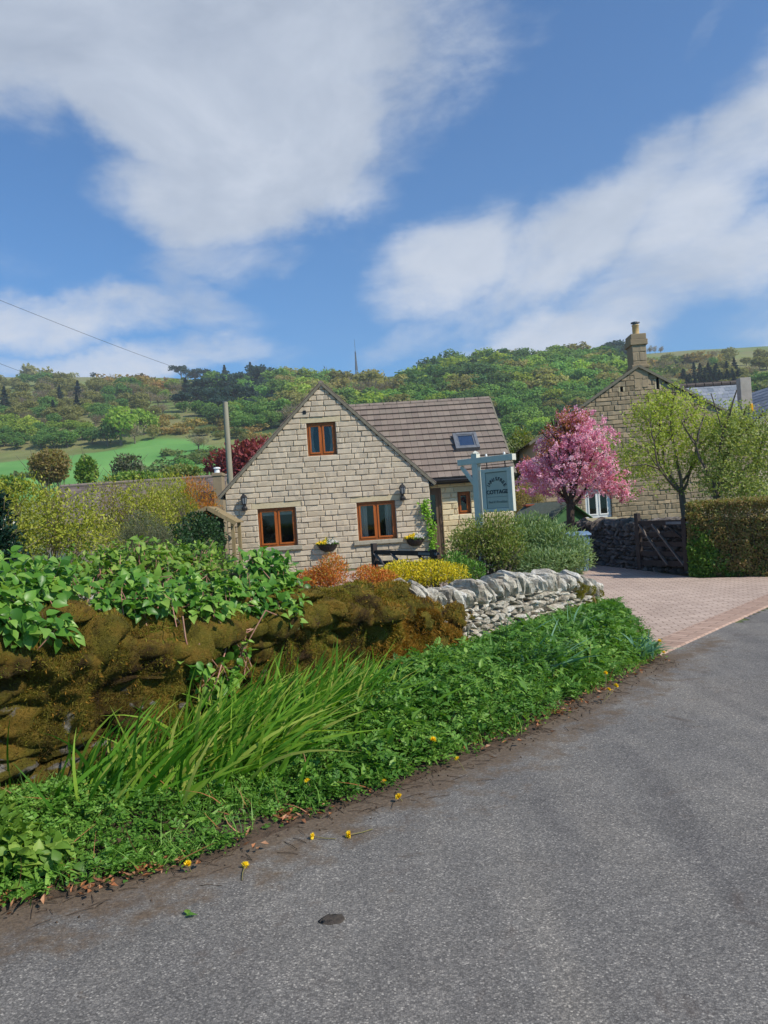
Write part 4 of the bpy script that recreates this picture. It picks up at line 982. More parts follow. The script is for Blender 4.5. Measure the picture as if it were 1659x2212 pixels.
def stone_wall(path, hfun, label, name, matn, seed, thick, face, course, slen, cop, mossy=None, group=None):
    """path: two ground points; face: unit vector towards the viewer's side"""
    p0, p1 = np.array(path[0], float), np.array(path[1], float); E = unit(p1 - p0); L = np.linalg.norm(p1 - p0); N = np.array(face, float); AX = np.array([E, -N, [0, 0, 1]])
    at = lambda s, d, z: p0 + E * s - N * d + np.array([0, 0, z])
    return p0, E, L, N, AX, at
def lay(b, E, L, AX, at, hfun, r, course, slen, cop_h, d0=.0, batter=.06, dep=.12, ends=True, lod=3):
    z = 0.
    while z < 1.6:
        th = r.uniform(*course); s = -r.uniform(0, .1)
        while s < L:
            l = r.uniform(*slen); sc = s + l / 2
            if z + th * .6 < hfun(min(sc, L)) - cop_h + .02:
                V = rock(at(sc, d0 + dep * .8 + batter * z + r.uniform(-.025, .025), z + th / 2), (l * .56, dep, th * .6), rot3((0, 1, 0), r.normal() * .22) @ AX, (.4, .85), .16, r, lod, .55)
                b.add(V, ICF if lod == 3 else IC2F, r.random())
            s += l * r.uniform(.95, 1.05)
        z += th
N_ = np.array([.5, -.6, .4])
def copings(root, E, L, AX, at, hfun, r, cop_h, width, mname, thick=(.1, .19), lab=None, lean=.25):
    s = 0
    while s < L:
        w = r.uniform(*thick); hh = cop_h * r.uniform(.75, 1.25)
        V = rock(at(s + w / 2, width / 2 + .02, hfun(min(s, L)) - cop_h / 2 + (hh - cop_h) / 2 - .01), (w * .5, width * .62, hh * .6), rot3((0, 1, 0), lean + r.normal() * .16) @ rot3((1, 0, 0), r.normal() * .16) @ rot3((0, 0, 1), r.normal() * .1) @ AX, (.5, .9), .14, r, 3, .55)
        V += (fbm(V * [16, 16, 9], 3, 6)[:, None] - .5) * AX[0] * .07 + (fbm(V * 22, 3, 7)[:, None] - .5) * N_ * .05
        b = MB(); b.add(V, ICF, r.random()); b.build('coping_stone', M[mname], root, smooth=False)
        s += w * .98
pw = thing('pale_limestone_wall', 'low pale grey dry stone wall with upright coping stones ending at the driveway', 'wall', wp(SM, 0, 0))
r_ = np.random.default_rng(23); LP = S1 - SM + .5
PA = A3; at_p = lambda s, d, z: wp(SM - .5 + s, d, z); hpf = lambda s: hp(SM - .5 + s) + .03
b = MB(); lay(b, WE, LP + .1, PA, at_p, hpf, r_, (.04, .07), (.06, .16), .2, lod=2)
at_e = lambda s, d, z: wp(S1 + .04 - d, s, z)
lay(b, -WN, .5, np.array([-WN, -WE, [0, 0, 1]]), at_e, lambda s: hp(S1), r_, (.05, .09), (.08, .2), .2, lod=2)
b.build('stones', M['limestone'], pw)
b = MB()
for a, c in zip(np.linspace(0, LP - .1, 7)[:-1], np.linspace(0, LP - .1, 7)[1:]): b.prism([at_p(a, .12, -.05), at_p(c, .12, -.05), at_p(c, .42, -.05), at_p(a, .42, -.05)], (0, 0, min(hpf(a), hpf(c)) - .16))
b.build('hearting', M['core'], pw)
copings(pw, WE, LP + .1, PA, at_p, hpf, r_, .21, .3, 'limestone', (.07, .13))
SV, SF = [], []; nn = 0
for _ in range(26):
    s = r_.uniform(LP - .75, LP + .08) if _ < 17 else r_.uniform(.0, LP); zz = r_.uniform(.05, .5 if _ < 17 else .2)
    V = rock(at_p(s, .03, zz), (r_.uniform(.05, .11), .06, r_.uniform(.03, .06)), PA, (.8, 1), .3, r_, 3, .8); SV.append(V); SF.append(ICF + nn); nn += len(V)
SV, SF = np.concatenate(SV), np.concatenate(SF); b = MB(); V, F, t = fuzz(SV, SF, 14000, (.01, .025), lambda c, n: ((n @ WN) > -.2) * 1.0); b.add(V, F, t); b.build('moss', M['moss_fuzz'], pw)
# shaded wall along the drive, behind the open gate
dpath = [np.array(q, float) for q in ([5.72, 14.15, 0], [5.25, 15.4, 0], [4.86, 17.4, 0], [4.2, 18.9, 0])]
dwl = thing('shaded_dry_stone_wall', 'dark shaded dry stone wall with rough coping behind the open gate', 'wall', dpath[1])
b, cb = MB(), MB(); r_ = np.random.default_rng(31)
for a, c in zip(dpath[:-1], dpath[1:]):
    E = unit(c - a); L = np.linalg.norm(c - a); N = np.array([-E[1], E[0], 0]); AX = np.array([E, -N, [0, 0, 1]])
    at = (lambda a, E, N: (lambda s, d, z: a + E * s - N * d + np.array([0, 0, z])))(a, E, N); hf = lambda s: 1.04
    lay(b, E, L, AX, at, hf, r_, (.06, .11), (.1, .26), .2, lod=2)
    copings(dwl, E, L, AX, at, hf, r_, .2, .42, 'shaded_limestone', (.1, .2))
    cb.prism([at(0, .12, -.05), at(L, .12, -.05), at(L, .44, -.05), at(0, .44, -.05)], (0, 0, .9))
b.build('stones', M['shaded_limestone'], dwl); cb.build('hearting', M['core'], dwl)
# low mossy wall at the back of the left garden
gw0, gw1 = P(-60, 1215, 10.5), P(310, 1203, 11.2)
gwl = thing('mossy_garden_wall', 'low yellowish mossy stone wall under the lime-green shrubs at the left', 'wall', (gw0[0], gw0[1], 0))
r_ = np.random.default_rng(37); q0, q1 = np.array([gw0[0], gw0[1], 0]), np.array([gw1[0], gw1[1], 0]); E = unit(q1 - q0); N = np.array([E[1], -E[0], 0]); AX = np.array([E, -N, [0, 0, 1]])
at = lambda s, d, z: q0 + E * s - N * d + np.array([0, 0, z]); L = np.linalg.norm(q1 - q0)
b = MB(); lay(b, E, L, AX, at, lambda s: 1.0, r_, (.08, .14), (.15, .35), .05, lod=2); b.build('stones', M['limestone'], gwl)
SV, SF = [], []; nn = 0
for s in np.arange(0, L, .16):
    V = rock(at(s, .12, .98 + r_.uniform(-.03, .06)), (.16, .2, .09), AX, (.8, 1.05), .3, r_, 3, .8); SV.append(V); SF.append(ICF + nn); nn += len(V)
SV, SF = np.concatenate(SV), np.concatenate(SF); b = MB(); b.add(SV, SF, .9, 0); V, F, t = fuzz(SV, SF, 9000, (.012, .03), lambda c, n: np.clip(n[:, 2] + .6, 0, 1)); b.add(V, F, t, 1); b.build('moss', [M['moss_stone'], M['moss_fuzz']], gwl)
# ------------------------------------------------------------------ shrubs and trees
def lobe(u, v, y, ru, rv, rd=None):
    p = P(u, v, y); a = ru * y / FPX; c = rv * y / FPX
    return (p[0], p[1], p[2], a, rd if rd is not None else (a + c) / 2, c)
def in_lobes(lobes, n, shell=.35, r=rng):
    A = np.array(lobes); vol = (A[:, 3] * A[:, 4] * A[:, 5]) ** .75; k = r.choice(len(A), n, p=vol / vol.sum())
    d = rdir(n); q = r.random(n) ** shell
    q = q * (1 + .28 * (fbm(d * 2.2 + k[:, None] * 7.3, 2, 3) - .5) * 2)
    return A[k, :3] + d * q[:, None] * A[k, 3:], d
def shrub(name, label, cat, base, lobes, n, L, W, lm, sm='twig', stems=16, srad=.012, up=.4, kind='leaf', clump=0, second=None, group=None, zmin=.02, shell=.35, parts=('foliage', 'stems'), droop=.15, tone=(0, 1), aspect=None):
    root = thing(name, label, cat, (base[0], base[1], base[2] if len(base) > 2 else 0), 0, group)
    if clump:
        C0, d0 = in_lobes(lobes, n // clump + 1, shell); C = np.repeat(C0, clump, 0) + rng.normal(size=((n // clump + 1) * clump, 3)) * L * 1.1; d = np.repeat(d0, clump, 0)
        tt = np.repeat(rng.random(len(C0)), clump) * .5 + rng.random(len(C)) * .5
    else:
        C, d = in_lobes(lobes, n, shell); tt = rng.random(len(C))
    k = C[:, 2] > zmin; C, d, tt = C[k], d[k], tone[0] + tt[k] * (tone[1] - tone[0])
    D = unit(d * .7 + rdir(len(C)) * .8 + np.array([0, 0, up])); N = unit(d * .5 + rdir(len(C)) * .6 + np.array([0, 0, .8]))
    Ls = L * rng.uniform(.6, 1.25, len(C)); Ws = Ls * W / L
    def mkf(nm, sel, m):
        b = MB()
        (b.leaves if kind == 'leaf' else b.cards)(C[sel], D[sel], N[sel], Ls[sel], Ws[sel], tt[sel]); b.build(nm, M[m], root)
    if second:
        m2, fn, nm2 = second; s2 = fn(C); mkf(parts[0], ~s2, lm); mkf(nm2, s2, m2)
    else: mkf(parts[0], np.ones(len(C), bool), lm)
    if stems:
        b = MB(); A = np.array(lobes); g = np.array([base[0], base[1], base[2] if len(base) > 2 else 0.])
        cx = A[:, :3].mean(0)
        for _ in range(stems):
            l = A[rng.integers(len(A))]; e = l[:3] + rdir(1)[0] * l[3:] * rng.uniform(.4, .95)
            s0 = np.array([l[0] * .5 + g[0] * .5 + rng.normal() * l[3] * .25, l[1] * .6 + g[1] * .4 + rng.normal() * .1, g[2]])
            f = np.linspace(0, 1, 6)[:, None]; mid = s0 + (e - s0) * f; mid[:, :2] -= ((e - s0)[:2] * (f * (1 - f)) * .7); mid[1:-1] += rng.normal(size=(4, 3)) * .03
            b.tube(mid, np.linspace(srad, srad * .25, 6), 5, cap=False)
            for q in range(3):
                j = rng.integers(2, 5); e2 = mid[j] + unit((e - s0) + rng.normal(size=3) * np.linalg.norm(e - s0) * .5) * np.linalg.norm(e - s0) * .35; b.tube([mid[j], (mid[j] + e2) / 2 + rng.normal(size=3) * .02, e2], [srad * .5, srad * .35, srad * .15], 4, cap=False)
        b.build(parts[1], M[sm], root)
    return root
gxy = lambda u, y: (P(u, 1100, y)[0], y, 0)
# ---- garden shrubs at the left
shrub('lime_green_shrub', 'tall lime-green leafy shrub at the left edge above the low mossy garden wall', 'shrub', gxy(60, 17), [lobe(-30, 1110, 17, 80, 80), lobe(60, 1112, 17, 85, 82), lobe(150, 1124, 16.6, 70, 68), lobe(20, 1165, 16.3, 110, 50), lobe(175, 1160, 16.2, 60, 40)], 9000, .085, .045, 'lime_shrub', stems=60, srad=.014, clump=5)
shrub('yellowing_shrub', 'straggly yellow and brown shrub in front of the low brown roof', 'shrub', gxy(260, 18), [lobe(240, 1098, 18, 60, 62), lobe(300, 1092, 18.4, 55, 60), lobe(345, 1120, 18.6, 45, 55), lobe(250, 1165, 17.5, 55, 45)], 6500, .07, .035, 'lime_shrub', stems=50, clump=5, second=('brown_shrub', lambda C: (fbm(C * 1.4, 3, 3) > .6), 'brown_foliage'))
shrub('golden_willow', 'feathery yellow-green willow left of the canopy', 'shrub', gxy(390, 24), [lobe(370, 1074, 24, 62, 50), lobe(420, 1080, 24, 52, 52), lobe(340, 1110, 23.6, 45, 50), lobe(440, 1120, 24, 40, 45)], 9000, .1, .022, 'willow_shrub', stems=50, up=1.0, second=('orange_leaf', lambda C: (C[:, 0] + (C[:, 2] - 1.9) * .35 > P(432, 1060, 24)[0] + (fbm(C * 2, 2, 5) - .5) * .6) & (C[:, 2] > 1.5), 'orange_tips'))
shrub('grey_green_shrub', 'rounded grey-green fine-leaved shrub left of the dark ivy', 'shrub', gxy(310, 13.5), [lobe(310, 1150, 13.5, 48, 46), lobe(345, 1175, 13.3, 35, 40), lobe(285, 1175, 13.3, 35, 36)], 9000, .05, .009, 'grey_shrub', stems=60, up=.7, srad=.007)
shrub('dark_ivy', 'dark ivy and evergreen mass climbing into the wooden canopy', 'climber', gxy(430, 19.8), [lobe(430, 1165, 19.6, 52, 55), lobe(380, 1180, 18.6, 45, 48), lobe(455, 1128, 20.4, 28, 26), lobe(410, 1205, 18, 60, 38), lobe(470, 1170, 20.3, 18, 22)], 8500, .075, .055, 'ivy_dark', stems=24)
shrub('holly_bush', 'very dark glossy evergreen bush cut by the left edge', 'shrub', gxy(-20, 9), [lobe(-40, 1170, 9, 75, 90), lobe(5, 1205, 9, 46, 62), lobe(-10, 1100, 9.1, 28, 45)], 3200, .075, .04, 'holly', stems=20)
shrub('garden_greenery', 'loose mid-green leafy growth behind the mossy wall left of the canopy', 'shrub', gxy(250, 8.6), [lobe(200, 1240, 8.4, 150, 40, .5), lobe(400, 1225, 8.8, 110, 45, .5), lobe(300, 1235, 8.6, 110, 50, .5), lobe(470, 1255, 8.6, 70, 45, .4), lobe(90, 1262, 7.9, 110, 36, .5)], 5200, .06, .04, 'nettle_leaf', stems=70, srad=.006, clump=4)
# yucca
r = thing('yucca', 'small spiky blue-green yucca in front of the mossy garden wall', 'plant', gxy(118, 9.4))
b = MB(); n = 34; a = rng.uniform(0, 2 * PI, n); D0 = unit(np.stack([np.cos(a) * .35, np.sin(a) * .35, np.ones(n)], -1)); C = np.tile(P(118, 1262, 9.4), (n, 1)); b.blades(C, D0, rng.uniform(.3, .46, n), .05, D0 * [.2, .2, 0], rng.random(n)); b.build('leaves', M['yucca'], r)
# ---- the acer, background trees before the field
shrub('red_acer', 'dark red rounded tree behind the left slope of the cottage roof', 'tree', gxy(540, 44), [lobe(525, 1000, 44, 80, 46), lobe(485, 1015, 44, 40, 32), lobe(560, 980, 44.6, 60, 36), lobe(590, 1020, 44, 80, 60)], 7000, .3, .15, 'acer_red', 'bark_dark', 14, .06, kind='card', parts=('crown', 'trunk'))
def midtree(name, label, u, v0, v1, ru, y, lm, n=2600, card=.36, group=None, base_z=0., squash=1.0):
    rv = (v1 - v0) / 2; lb = [lobe(u, (v0 + v1) / 2, y, ru * .75, rv * .8)] + [lobe(u + ru * .55 * math.cos(a) * rng.uniform(.7, 1.1), (v0 + v1) / 2 + rv * .5 * math.sin(a), y + rng.uniform(-.6, .6), ru * .45, rv * .48) for a in np.linspace(0, 2 * PI, 8)[:-1]]
    p = P(u, v1, y)
    return shrub(name, label, 'tree', (p[0], y, max(terr(p[0], y) if y > 60 else 0., 0) - .1), lb, n, card, card * .55, lm, 'bark', 16, .07, kind='card', parts=('crown', 'trunk'), group=group, zmin=-1, shell=.28)
# ---- behind the pale wall: willow-like shrubs, the yellow and orange spiraeas
shrub('twiggy_olive_shrub', 'open twiggy olive-green shrub with bare stems under the name sign', 'shrub', gxy(1040, 11.2), [lobe(1030, 1165, 11.2, 58, 45), lobe(1075, 1150, 11.3, 55, 48), lobe(1000, 1185, 11.1, 42, 40), lobe(1090, 1195, 11, 45, 45)], 7500, .05, .02, 'olive_leaf', 'bark', 80, .011, up=.6, shell=.5)
shrub('silvery_willow_shrub', 'rounded silvery grey-green shrub spilling over the pale wall end', 'shrub', gxy(1190, 11.6), [lobe(1150, 1160, 11.6, 70, 48), lobe(1200, 1185, 11.4, 70, 50), lobe(1240, 1205, 11.2, 42, 38), lobe(1110, 1190, 11.4, 60, 50), lobe(1180, 1215, 11, 85, 30)], 15000, .075, .017, 'willow_grey', 'twig', 60, .008, up=.5, droop=.3)
shrub('yellow_spiraea', 'bright yellow-leaved low shrub behind the wall below the right window', 'shrub', gxy(910, 8.9), [lobe(870, 1238, 8.9, 55, 26, .35), lobe(930, 1236, 8.9, 55, 28, .35), lobe(980, 1240, 8.95, 34, 22, .3), lobe(845, 1248, 8.8, 40, 20, .3)], 6500, .034, .016, 'yellow_leaf', 'stalk', 70, .004, up=.5, second=('olive_leaf', lambda C: rng.random(len(C)) < .12, 'green_foliage'))
sor = shrub('orange_spiraea', 'larger orange-leaved shrub right of the climbing leaves', 'shrub', gxy(710, 8.2), [lobe(718, 1236, 8.2, 36, 38, .3), lobe(690, 1250, 8.2, 40, 26, .3), lobe(655, 1255, 8.1, 30, 22, .25)], 4200, .032, .014, 'spiraea_orange', 'red_stalk', 50, .004, up=.6, group='orange shrubs behind the mossy wall')
shrub('orange_spiraea', 'smaller orange shrub merging into the yellow shrub', 'shrub', gxy(800, 8.5), [lobe(795, 1246, 8.5, 34, 24, .3), lobe(835, 1250, 8.5, 24, 18, .25)], 2600, .03, .014, 'spiraea_orange', 'red_stalk', 40, .004, up=.6, group='orange shrubs behind the mossy wall')
shrub('dark_low_shrub', 'dark olive clump between the yellow shrub and the twiggy shrub', 'shrub', gxy(985, 10.6), [lobe(985, 1225, 10.6, 34, 34, .3), lobe(1020, 1235, 10.6, 30, 26, .3)], 2600, .04, .02, 'herb_green', 'twig', 30, .006)
shrub('brown_twiggy_bush', 'brownish half-bare bush between the cottage wing and the cherry', 'shrub', gxy(1128, 24), [lobe(1125, 1078, 24, 24, 40), lobe(1150, 1070, 24.5, 28, 32)], 2200, .08, .03, 'brown_shrub', 'twig', 60, .012, up=.6)
shrub('pale_green_tree', 'pale yellow-green small tree between the cottage roof and the pink cherry', 'tree', gxy(1120, 33), [lobe(1128, 960, 33, 30, 40), lobe(1150, 1000, 33, 36, 48), lobe(1110, 1010, 33, 22, 44)], 3000, .16, .07, 'olive_leaf', 'bark', 30, .04, kind='card', parts=('crown', 'trunk'))
# climbing plant on the gable corner
q = [HL(918, 1082, -.06), HL(915, 1100, -.07), HL(926, 1118, -.1), HL(932, 1140, -.1), HL(935, 1165, -.1), HL(935, 1195, -.1)]
r = thing('wall_climber', 'bright green climber hanging down the right corner of the gable', 'climber', ho + hx * W1)
pts = np.array([ho + hx * a - hy * .1 + [0, 0, z] for a, z in q]); n = 420
f = rng.random(n); C = np.stack([np.interp(f, np.linspace(0, 1, 6), pts[:, k]) for k in range(3)], -1) + rng.normal(size=(n, 3)) * [.07, .04, .05] * (1.2 - .5 * f)[:, None]
b = MB(); b.leaves(C, unit(rdir(n) + [0, -.4, -.3]), unit(rdir(n) + [0, -1, .6]), rng.uniform(.06, .11, n), .06, rng.random(n)); b.build('foliage', M['wall_ivy'], r)
b = MB(); b.tube(pts, .012, 5); b.tube([pts[-1], [pts[-1][0], pts[-1][1], 0]], .014, 5); b.build('stem', M['twig'], r)
# ---- branching trees
LIM = None
def grow(b, p, d, L, rad, depth, tips, spread=.55, up=.12, kids=(2, 3), shrink=.74, wig=.12, taper=.66):
    n = 5; pts = [np.array(p, float)]; dd = unit(np.array(d, float))
    for i in range(n - 1):
        dd = unit(dd + rng.normal(size=3) * wig + np.array([0, 0, up])); pts.append(pts[-1] + dd * L / (n - 1))
    if LIM is not None and depth < 3:
        A = np.array(LIM); q = np.min((((np.array(pts)[:, None] - A[None, :, :3]) / A[None, :, 3:]) ** 2).sum(2), axis=1); ok = np.argmax(q > 1.1) if (q > 1.1).any() else n
        if ok < 2: return
        if ok < n: b.tube(pts[:ok], np.linspace(rad, rad * .4, n)[:ok], 5, cap=False); tips.append((pts[ok - 1], dd)); return
    b.tube(pts, np.linspace(rad, rad * taper, n), 7 if rad > .02 else 4, cap=False)
    if depth == 0: tips.append((pts[-1], dd)); tips.append((pts[-2], dd)); return
    if depth <= 2: tips.append((pts[2], dd))
    k = rng.integers(kids[0], kids[1] + 1); ph = rng.uniform(0, 2 * PI)
    side = unit(np.cross(dd, [.3, .2, .9])); up2 = np.cross(side, dd)
    for i in range(k):
        a = ph + 2 * PI * i / k + rng.normal() * .3; sp = spread * rng.uniform(.65, 1.25)
        nd_ = unit(dd * math.cos(sp) + (side * math.cos(a) + up2 * math.sin(a)) * math.sin(sp))
        grow(b, pts[-1] if i else pts[-1], nd_, L * shrink * rng.uniform(.8, 1.15), rad * taper * (.95 if i == 0 else .75), depth - 1, tips, spread, up, kids, shrink, wig, taper)
def squeeze(tips, lobes):
    """drop tips outside the crown's outline"""
    A = np.array(lobes); T = np.array([t[0] for t in tips]); q = np.min([(((T - l[:3]) / l[3:]) ** 2).sum(1) for l in A], axis=0)
    return T[q < 1.25]
# cherry
cb_ = gxy(1232, 18); ch = thing('pink_cherry_tree', 'flowering cherry tree covered in pink blossom behind the shaded wall', 'tree', (4.36, 18, 0))
lob = [lobe(1240, 1015, 18, 112, 66), lobe(1168, 1030, 18, 58, 46), lobe(1322, 1042, 18, 52, 42), lobe(1352, 1066, 18, 34, 20), lobe(1135, 1010, 18, 24, 26), lobe(1245, 960, 18, 84, 70), lobe(1235, 920, 18, 38, 44), lobe(1270, 905, 18, 16, 28)]
b, tips = MB(), []; LIM = lob
b.tube([[4.34, 18, 0], [4.33, 18, .7], [4.36, 18, 1.45]], [.12, .1, .09], 9, cap=False)
for i in range(7):
    a = i * 2 * PI / 7 + .3; grow(b, (4.36, 18, 1.35 + .03 * i), (math.cos(a) * .75, math.sin(a) * .75, .75 + .4 * (i % 2)), .62, .05, 3, tips, .5, .1)
grow(b, (4.36, 18, 1.4), (.05, 0, 1), .85, .07, 3, tips, .45, .16)
b.build('trunk', M['bark_dark'], ch)
T = squeeze(tips, lob); C2, _ = in_lobes(lob, 1250, .5); T = np.concatenate([T, C2]); rp = 16
C = np.repeat(T, rp, 0); C = C + rdir(len(C)) * (rng.random(len(C)) ** .5 * .075)[:, None]; t0 = np.repeat(rng.random(len(T)), rp)
leafy = (fbm(C * 1.3, 3, 12) + np.clip((C[:, 2] - 2.9) * .25, -.2, .3) + np.clip((4.5 - C[:, 0]) * .18, -.2, .2)) > .8
k = ~leafy | (rng.random(len(C)) < .25)
b = MB(); b.leaves(C[k], rdir(k.sum()), rdir(k.sum()) + [0, 0, .5], rng.uniform(.035, .06, k.sum()), .045, np.clip(t0[k] * .6 + rng.random(k.sum()) * .4, 0, 1), .25, .0); b.build('blossom', M['cherry_blossom'], ch)
C = np.concatenate([C[leafy], C2[rng.integers(0, len(C2), 700)] + rng.normal(size=(700, 3)) * .09]); n = len(C)
b = MB(); b.leaves(C, rdir(n), rdir(n) + [0, 0, .7], rng.uniform(.05, .09, n), .03, rng.random(n)); b.build('young_leaves', M['cherry_leaf'], ch)
# green trees by the hedge
def leafy_tree(name, label, base, lob, lm, fork, nextra, seedtips, leafL, trunk='bark', clump=9):
    r = thing(name, label, 'tree', (base[0], base[1], 0)); b, tips = MB(), []
    f = np.array(fork, float); bs = np.array([base[0], base[1], 0.])
    b.tube([bs, bs + (f - bs) * .5 + [.02, 0, 0], f], [.09, .075, .065], 8, cap=False)
    global LIM; LIM = lob
    for d, L in seedtips: grow(b, f, d, L, .034, 4, tips, .48, .06, (2, 3), .72, .16)
    b.build('trunk', M[trunk], r)
    T = squeeze(tips, lob); C2, _ = in_lobes(lob, nextra, .5); T = np.concatenate([T, C2])
    bb = MB()
    C = np.repeat(T, clump, 0) + rng.normal(size=(len(T) * clump, 3)) * .06; n = len(C)
    b = MB(); b.leaves(C, unit(rdir(n) + [0, 0, .4]), rdir(n) + [0, 0, .9], rng.uniform(.6, 1.2, n) * leafL, leafL * .5, np.clip(np.repeat(rng.random(len(T)), clump) * .6 + rng.random(n) * .4, 0, 1)); b.build('foliage', M[lm], r)
    return r
a_ = G(1490, 1250); ax_ = P(1478, 1118, 16)
leafy_tree('apple_tree', 'sparse yellow-green tree with dark forked trunk behind the open gate', (ax_[0] + .05, 16), [lobe(1420, 960, 16, 85, 95), lobe(1390, 1020, 16, 62, 70), lobe(1470, 930, 16, 80, 80), lobe(1500, 1000, 16, 70, 80), lobe(1440, 885, 16, 66, 52), lobe(1550, 925, 16, 56, 66), lobe(1355, 985, 16, 42, 50), lobe(1400, 905, 16, 50, 50)], 'apple_leaf', P(1472, 1065, 16), 760,
           [((-.9, .1, .8), 1.0), ((-.25, .2, 1), 1.1), ((.15, -.1, 1), 1.2), ((.7, .2, .8), .95), ((-.6, -.3, .35), .9), ((.3, .5, .9), 1.)], .075)
leafy_tree('pale_apple_tree', 'dense pale olive-green tree above the hedge at the right edge', (P(1546, 1090, 15.4)[0], 15.4), [lobe(1580, 960, 15.4, 75, 75), lobe(1640, 1000, 15.4, 70, 85), lobe(1560, 1030, 15.4, 60, 60), lobe(1610, 1060, 15.2, 70, 46), lobe(1690, 950, 15.4, 70, 80), lobe(1600, 920, 15.4, 40, 50)], 'apple_pale', P(1546, 1050, 15.4), 1250,
           [((-.5, .1, .9), .9), ((.1, .2, 1), 1.), ((.6, -.1, 1), 1.1), ((1, .2, .6), 1.), ((.5, .5, .9), 1.)], .07)
# hedge
hA, hB = np.array([G(1508, 1252)[0] + .02, G(1508, 1252)[1] + .35, 0]), np.array([8.6, 11.9, 0]); hE = unit(hB - hA); hN = np.array([hE[1], -hE[0], 0]); hL = np.linalg.norm(hB - hA)
hd = thing('clipped_hedge', 'clipped hedge with browning top and green ivy at its foot beside the driveway', 'hedge', hA)
n = 62000; s = rng.random(n) * hL; w = rng.random(n) * .8; z = rng.random(n) * 1.33
face = rng.integers(0, 4, n); w = np.where(face < 2, np.abs(rng.normal(size=n)) * .09, w); z = np.where(face == 2, 1.33 - np.abs(rng.normal(size=n)) * .07, z); s = np.where((face == 3), np.abs(rng.normal(size=n)) * .09, s)
C = hA + hE * s[:, None] - hN * w[:, None] + np.array([0, 0, 1.]) * z[:, None]; C += (fbm(C * 4, 2, 4) - .5)[:, None] * hN * .24 + np.array([0, 0, 1]) * (fbm(C[:, [0, 1, 1]] * 3, 2, 6) - .5)[:, None] * .17
out = unit(np.where((face < 2)[:, None], hN, np.where((face == 2)[:, None], [0, 0, 1.], -hE)) + rdir(n) * .9)
grn = (fbm(C * 1.6, 3, 21) * .9 + fbm(C * 7, 2, 22) * .6 - .3 + rng.normal(size=n) * .06 + .1 + (.62 - z) * .42 + np.clip(.6 - s, -.6, .6) * .1) > .8
for nm, ms, mm in (('foliage', ~grn, 'hedge_brown'), ('ivy', grn, 'hedge_green')):
    b = MB(); k = ms.sum(); b.leaves(C[ms] + out[ms] * .02, unit(rdir(k) + out[ms] * .5), unit(out[ms] + rdir(k) * .7), rng.uniform(.03, .058, k) * (1.35 if nm == 'ivy' else 1), .028 if nm == 'foliage' else .04, rng.random(k)); b.build(nm, M[mm], hd)
b = MB()
for _ in range(260):
    s0 = rng.random() * hL; a = hA + hE * s0 - hN * rng.uniform(.1, .7); e = a + [rng.normal() * .15, 0, rng.uniform(.7, 1.3)] - hN * 0; b.tube([a, (a + e) / 2 + rng.normal(size=3) * .04, e], [.012, .008, .004], 4, cap=False)
b.box(hA + hE * hL / 2 - hN * .42 + [0, 0, .55], (hL / 2 - .25, .14, .45), 0, 0, np.array([hE, -hN, [0, 0, 1.]])); b.build('branches', M['bark_dark'], hd)
# ---- hut roof, planter, bin
hp_ = P(1218, 1084, 19.5); hut = thing('garden_hut', 'small dark green garden hut with felt roof behind the cherry trunk', 'hut', (hp_[0], 19.5, 0), .6)
zr = hp_[2]; b = MB()
for sg_ in (-1, 1): b.beam((0, .55, zr), (sg_ * .72, .55, zr - .42), 1.5, .035, (0, 0, 1))
b.build('roof', M['felt_green'], hut, local=True)
b = MB(); b.prism([[-.58, -.1, 0], [.58, -.1, 0], [.58, -.1, zr - .37], [0, -.1, zr - .03], [-.58, -.1, zr - .37]], (0, 1.3, 0)); hw_ = b.build('wall', M['green_boards'], hut, local=True)
b = MB()
for sg_ in (-1, 1): b.beam((0, -.22, zr - .03), (sg_ * .74, -.22, zr - .46), .02, .09, (0, 1, 0))
b.build('bargeboard', M['green_boards'], hut, local=True)
b = MB(); b.span((-.25, -.115, .05), (.25, -.1, zr - .6)); b.build('door', M['dark_wood'], hw_, local=True)
p = P(1160, 1102, 20.5); r = thing('brick_planter', 'red-brown brick planter left of the green hut roof', 'planter', (p[0], 20.5, 0))
b = MB(); b.span((-.3, -.2, 0), (.3, .2, p[2] + .12)); b.span((-.34, -.24, p[2] + .12), (.34, .24, p[2] + .17)); b.build('planter_body', M['terracotta'], r, local=True, bevel=.01)
p = P(1236, 1154, 16.0); r = thing('wheelie_bin', 'grey-blue plastic wheelie bin half hidden by the silvery shrub', 'bin', (p[0], 16.0, 0), .2)
zt = p[2] + .02; b = MB(); b.add([[-.2, -.24, .06], [.2, -.24, .06], [.2, .24, .06], [-.2, .24, .06], [-.25, -.3, zt - .06], [.25, -.3, zt - .06], [.25, .3, zt - .06], [-.25, .3, zt - .06]], np.array([[0, 3, 2, 1], [0, 1, 5, 4], [1, 2, 6, 5], [2, 3, 7, 6], [3, 0, 4, 7], [4, 5, 6, 7]])); b.build('body', M['bin_blue'], r, local=True, bevel=.02)
b = MB(); b.prism([[-.27, -.34, zt - .055], [-.27, .33, zt - .055], [-.27, .33, zt - .02], [-.27, .1, zt + .03], [-.27, -.2, zt + .03], [-.27, -.34, zt - .02]], (.54, 0, 0)); b.build('lid', M['bin_blue'], r, local=True, bevel=.015)
for x in (-.22, .22):
    b = MB(); a = np.arange(12) * PI / 6; b.prism(np.stack([np.full(12, x - .02), .24 + .09 * np.cos(a), .09 + .09 * np.sin(a)], -1), (.04, 0, 0)); b.build('wheel', M['black_plastic'], r, local=True)
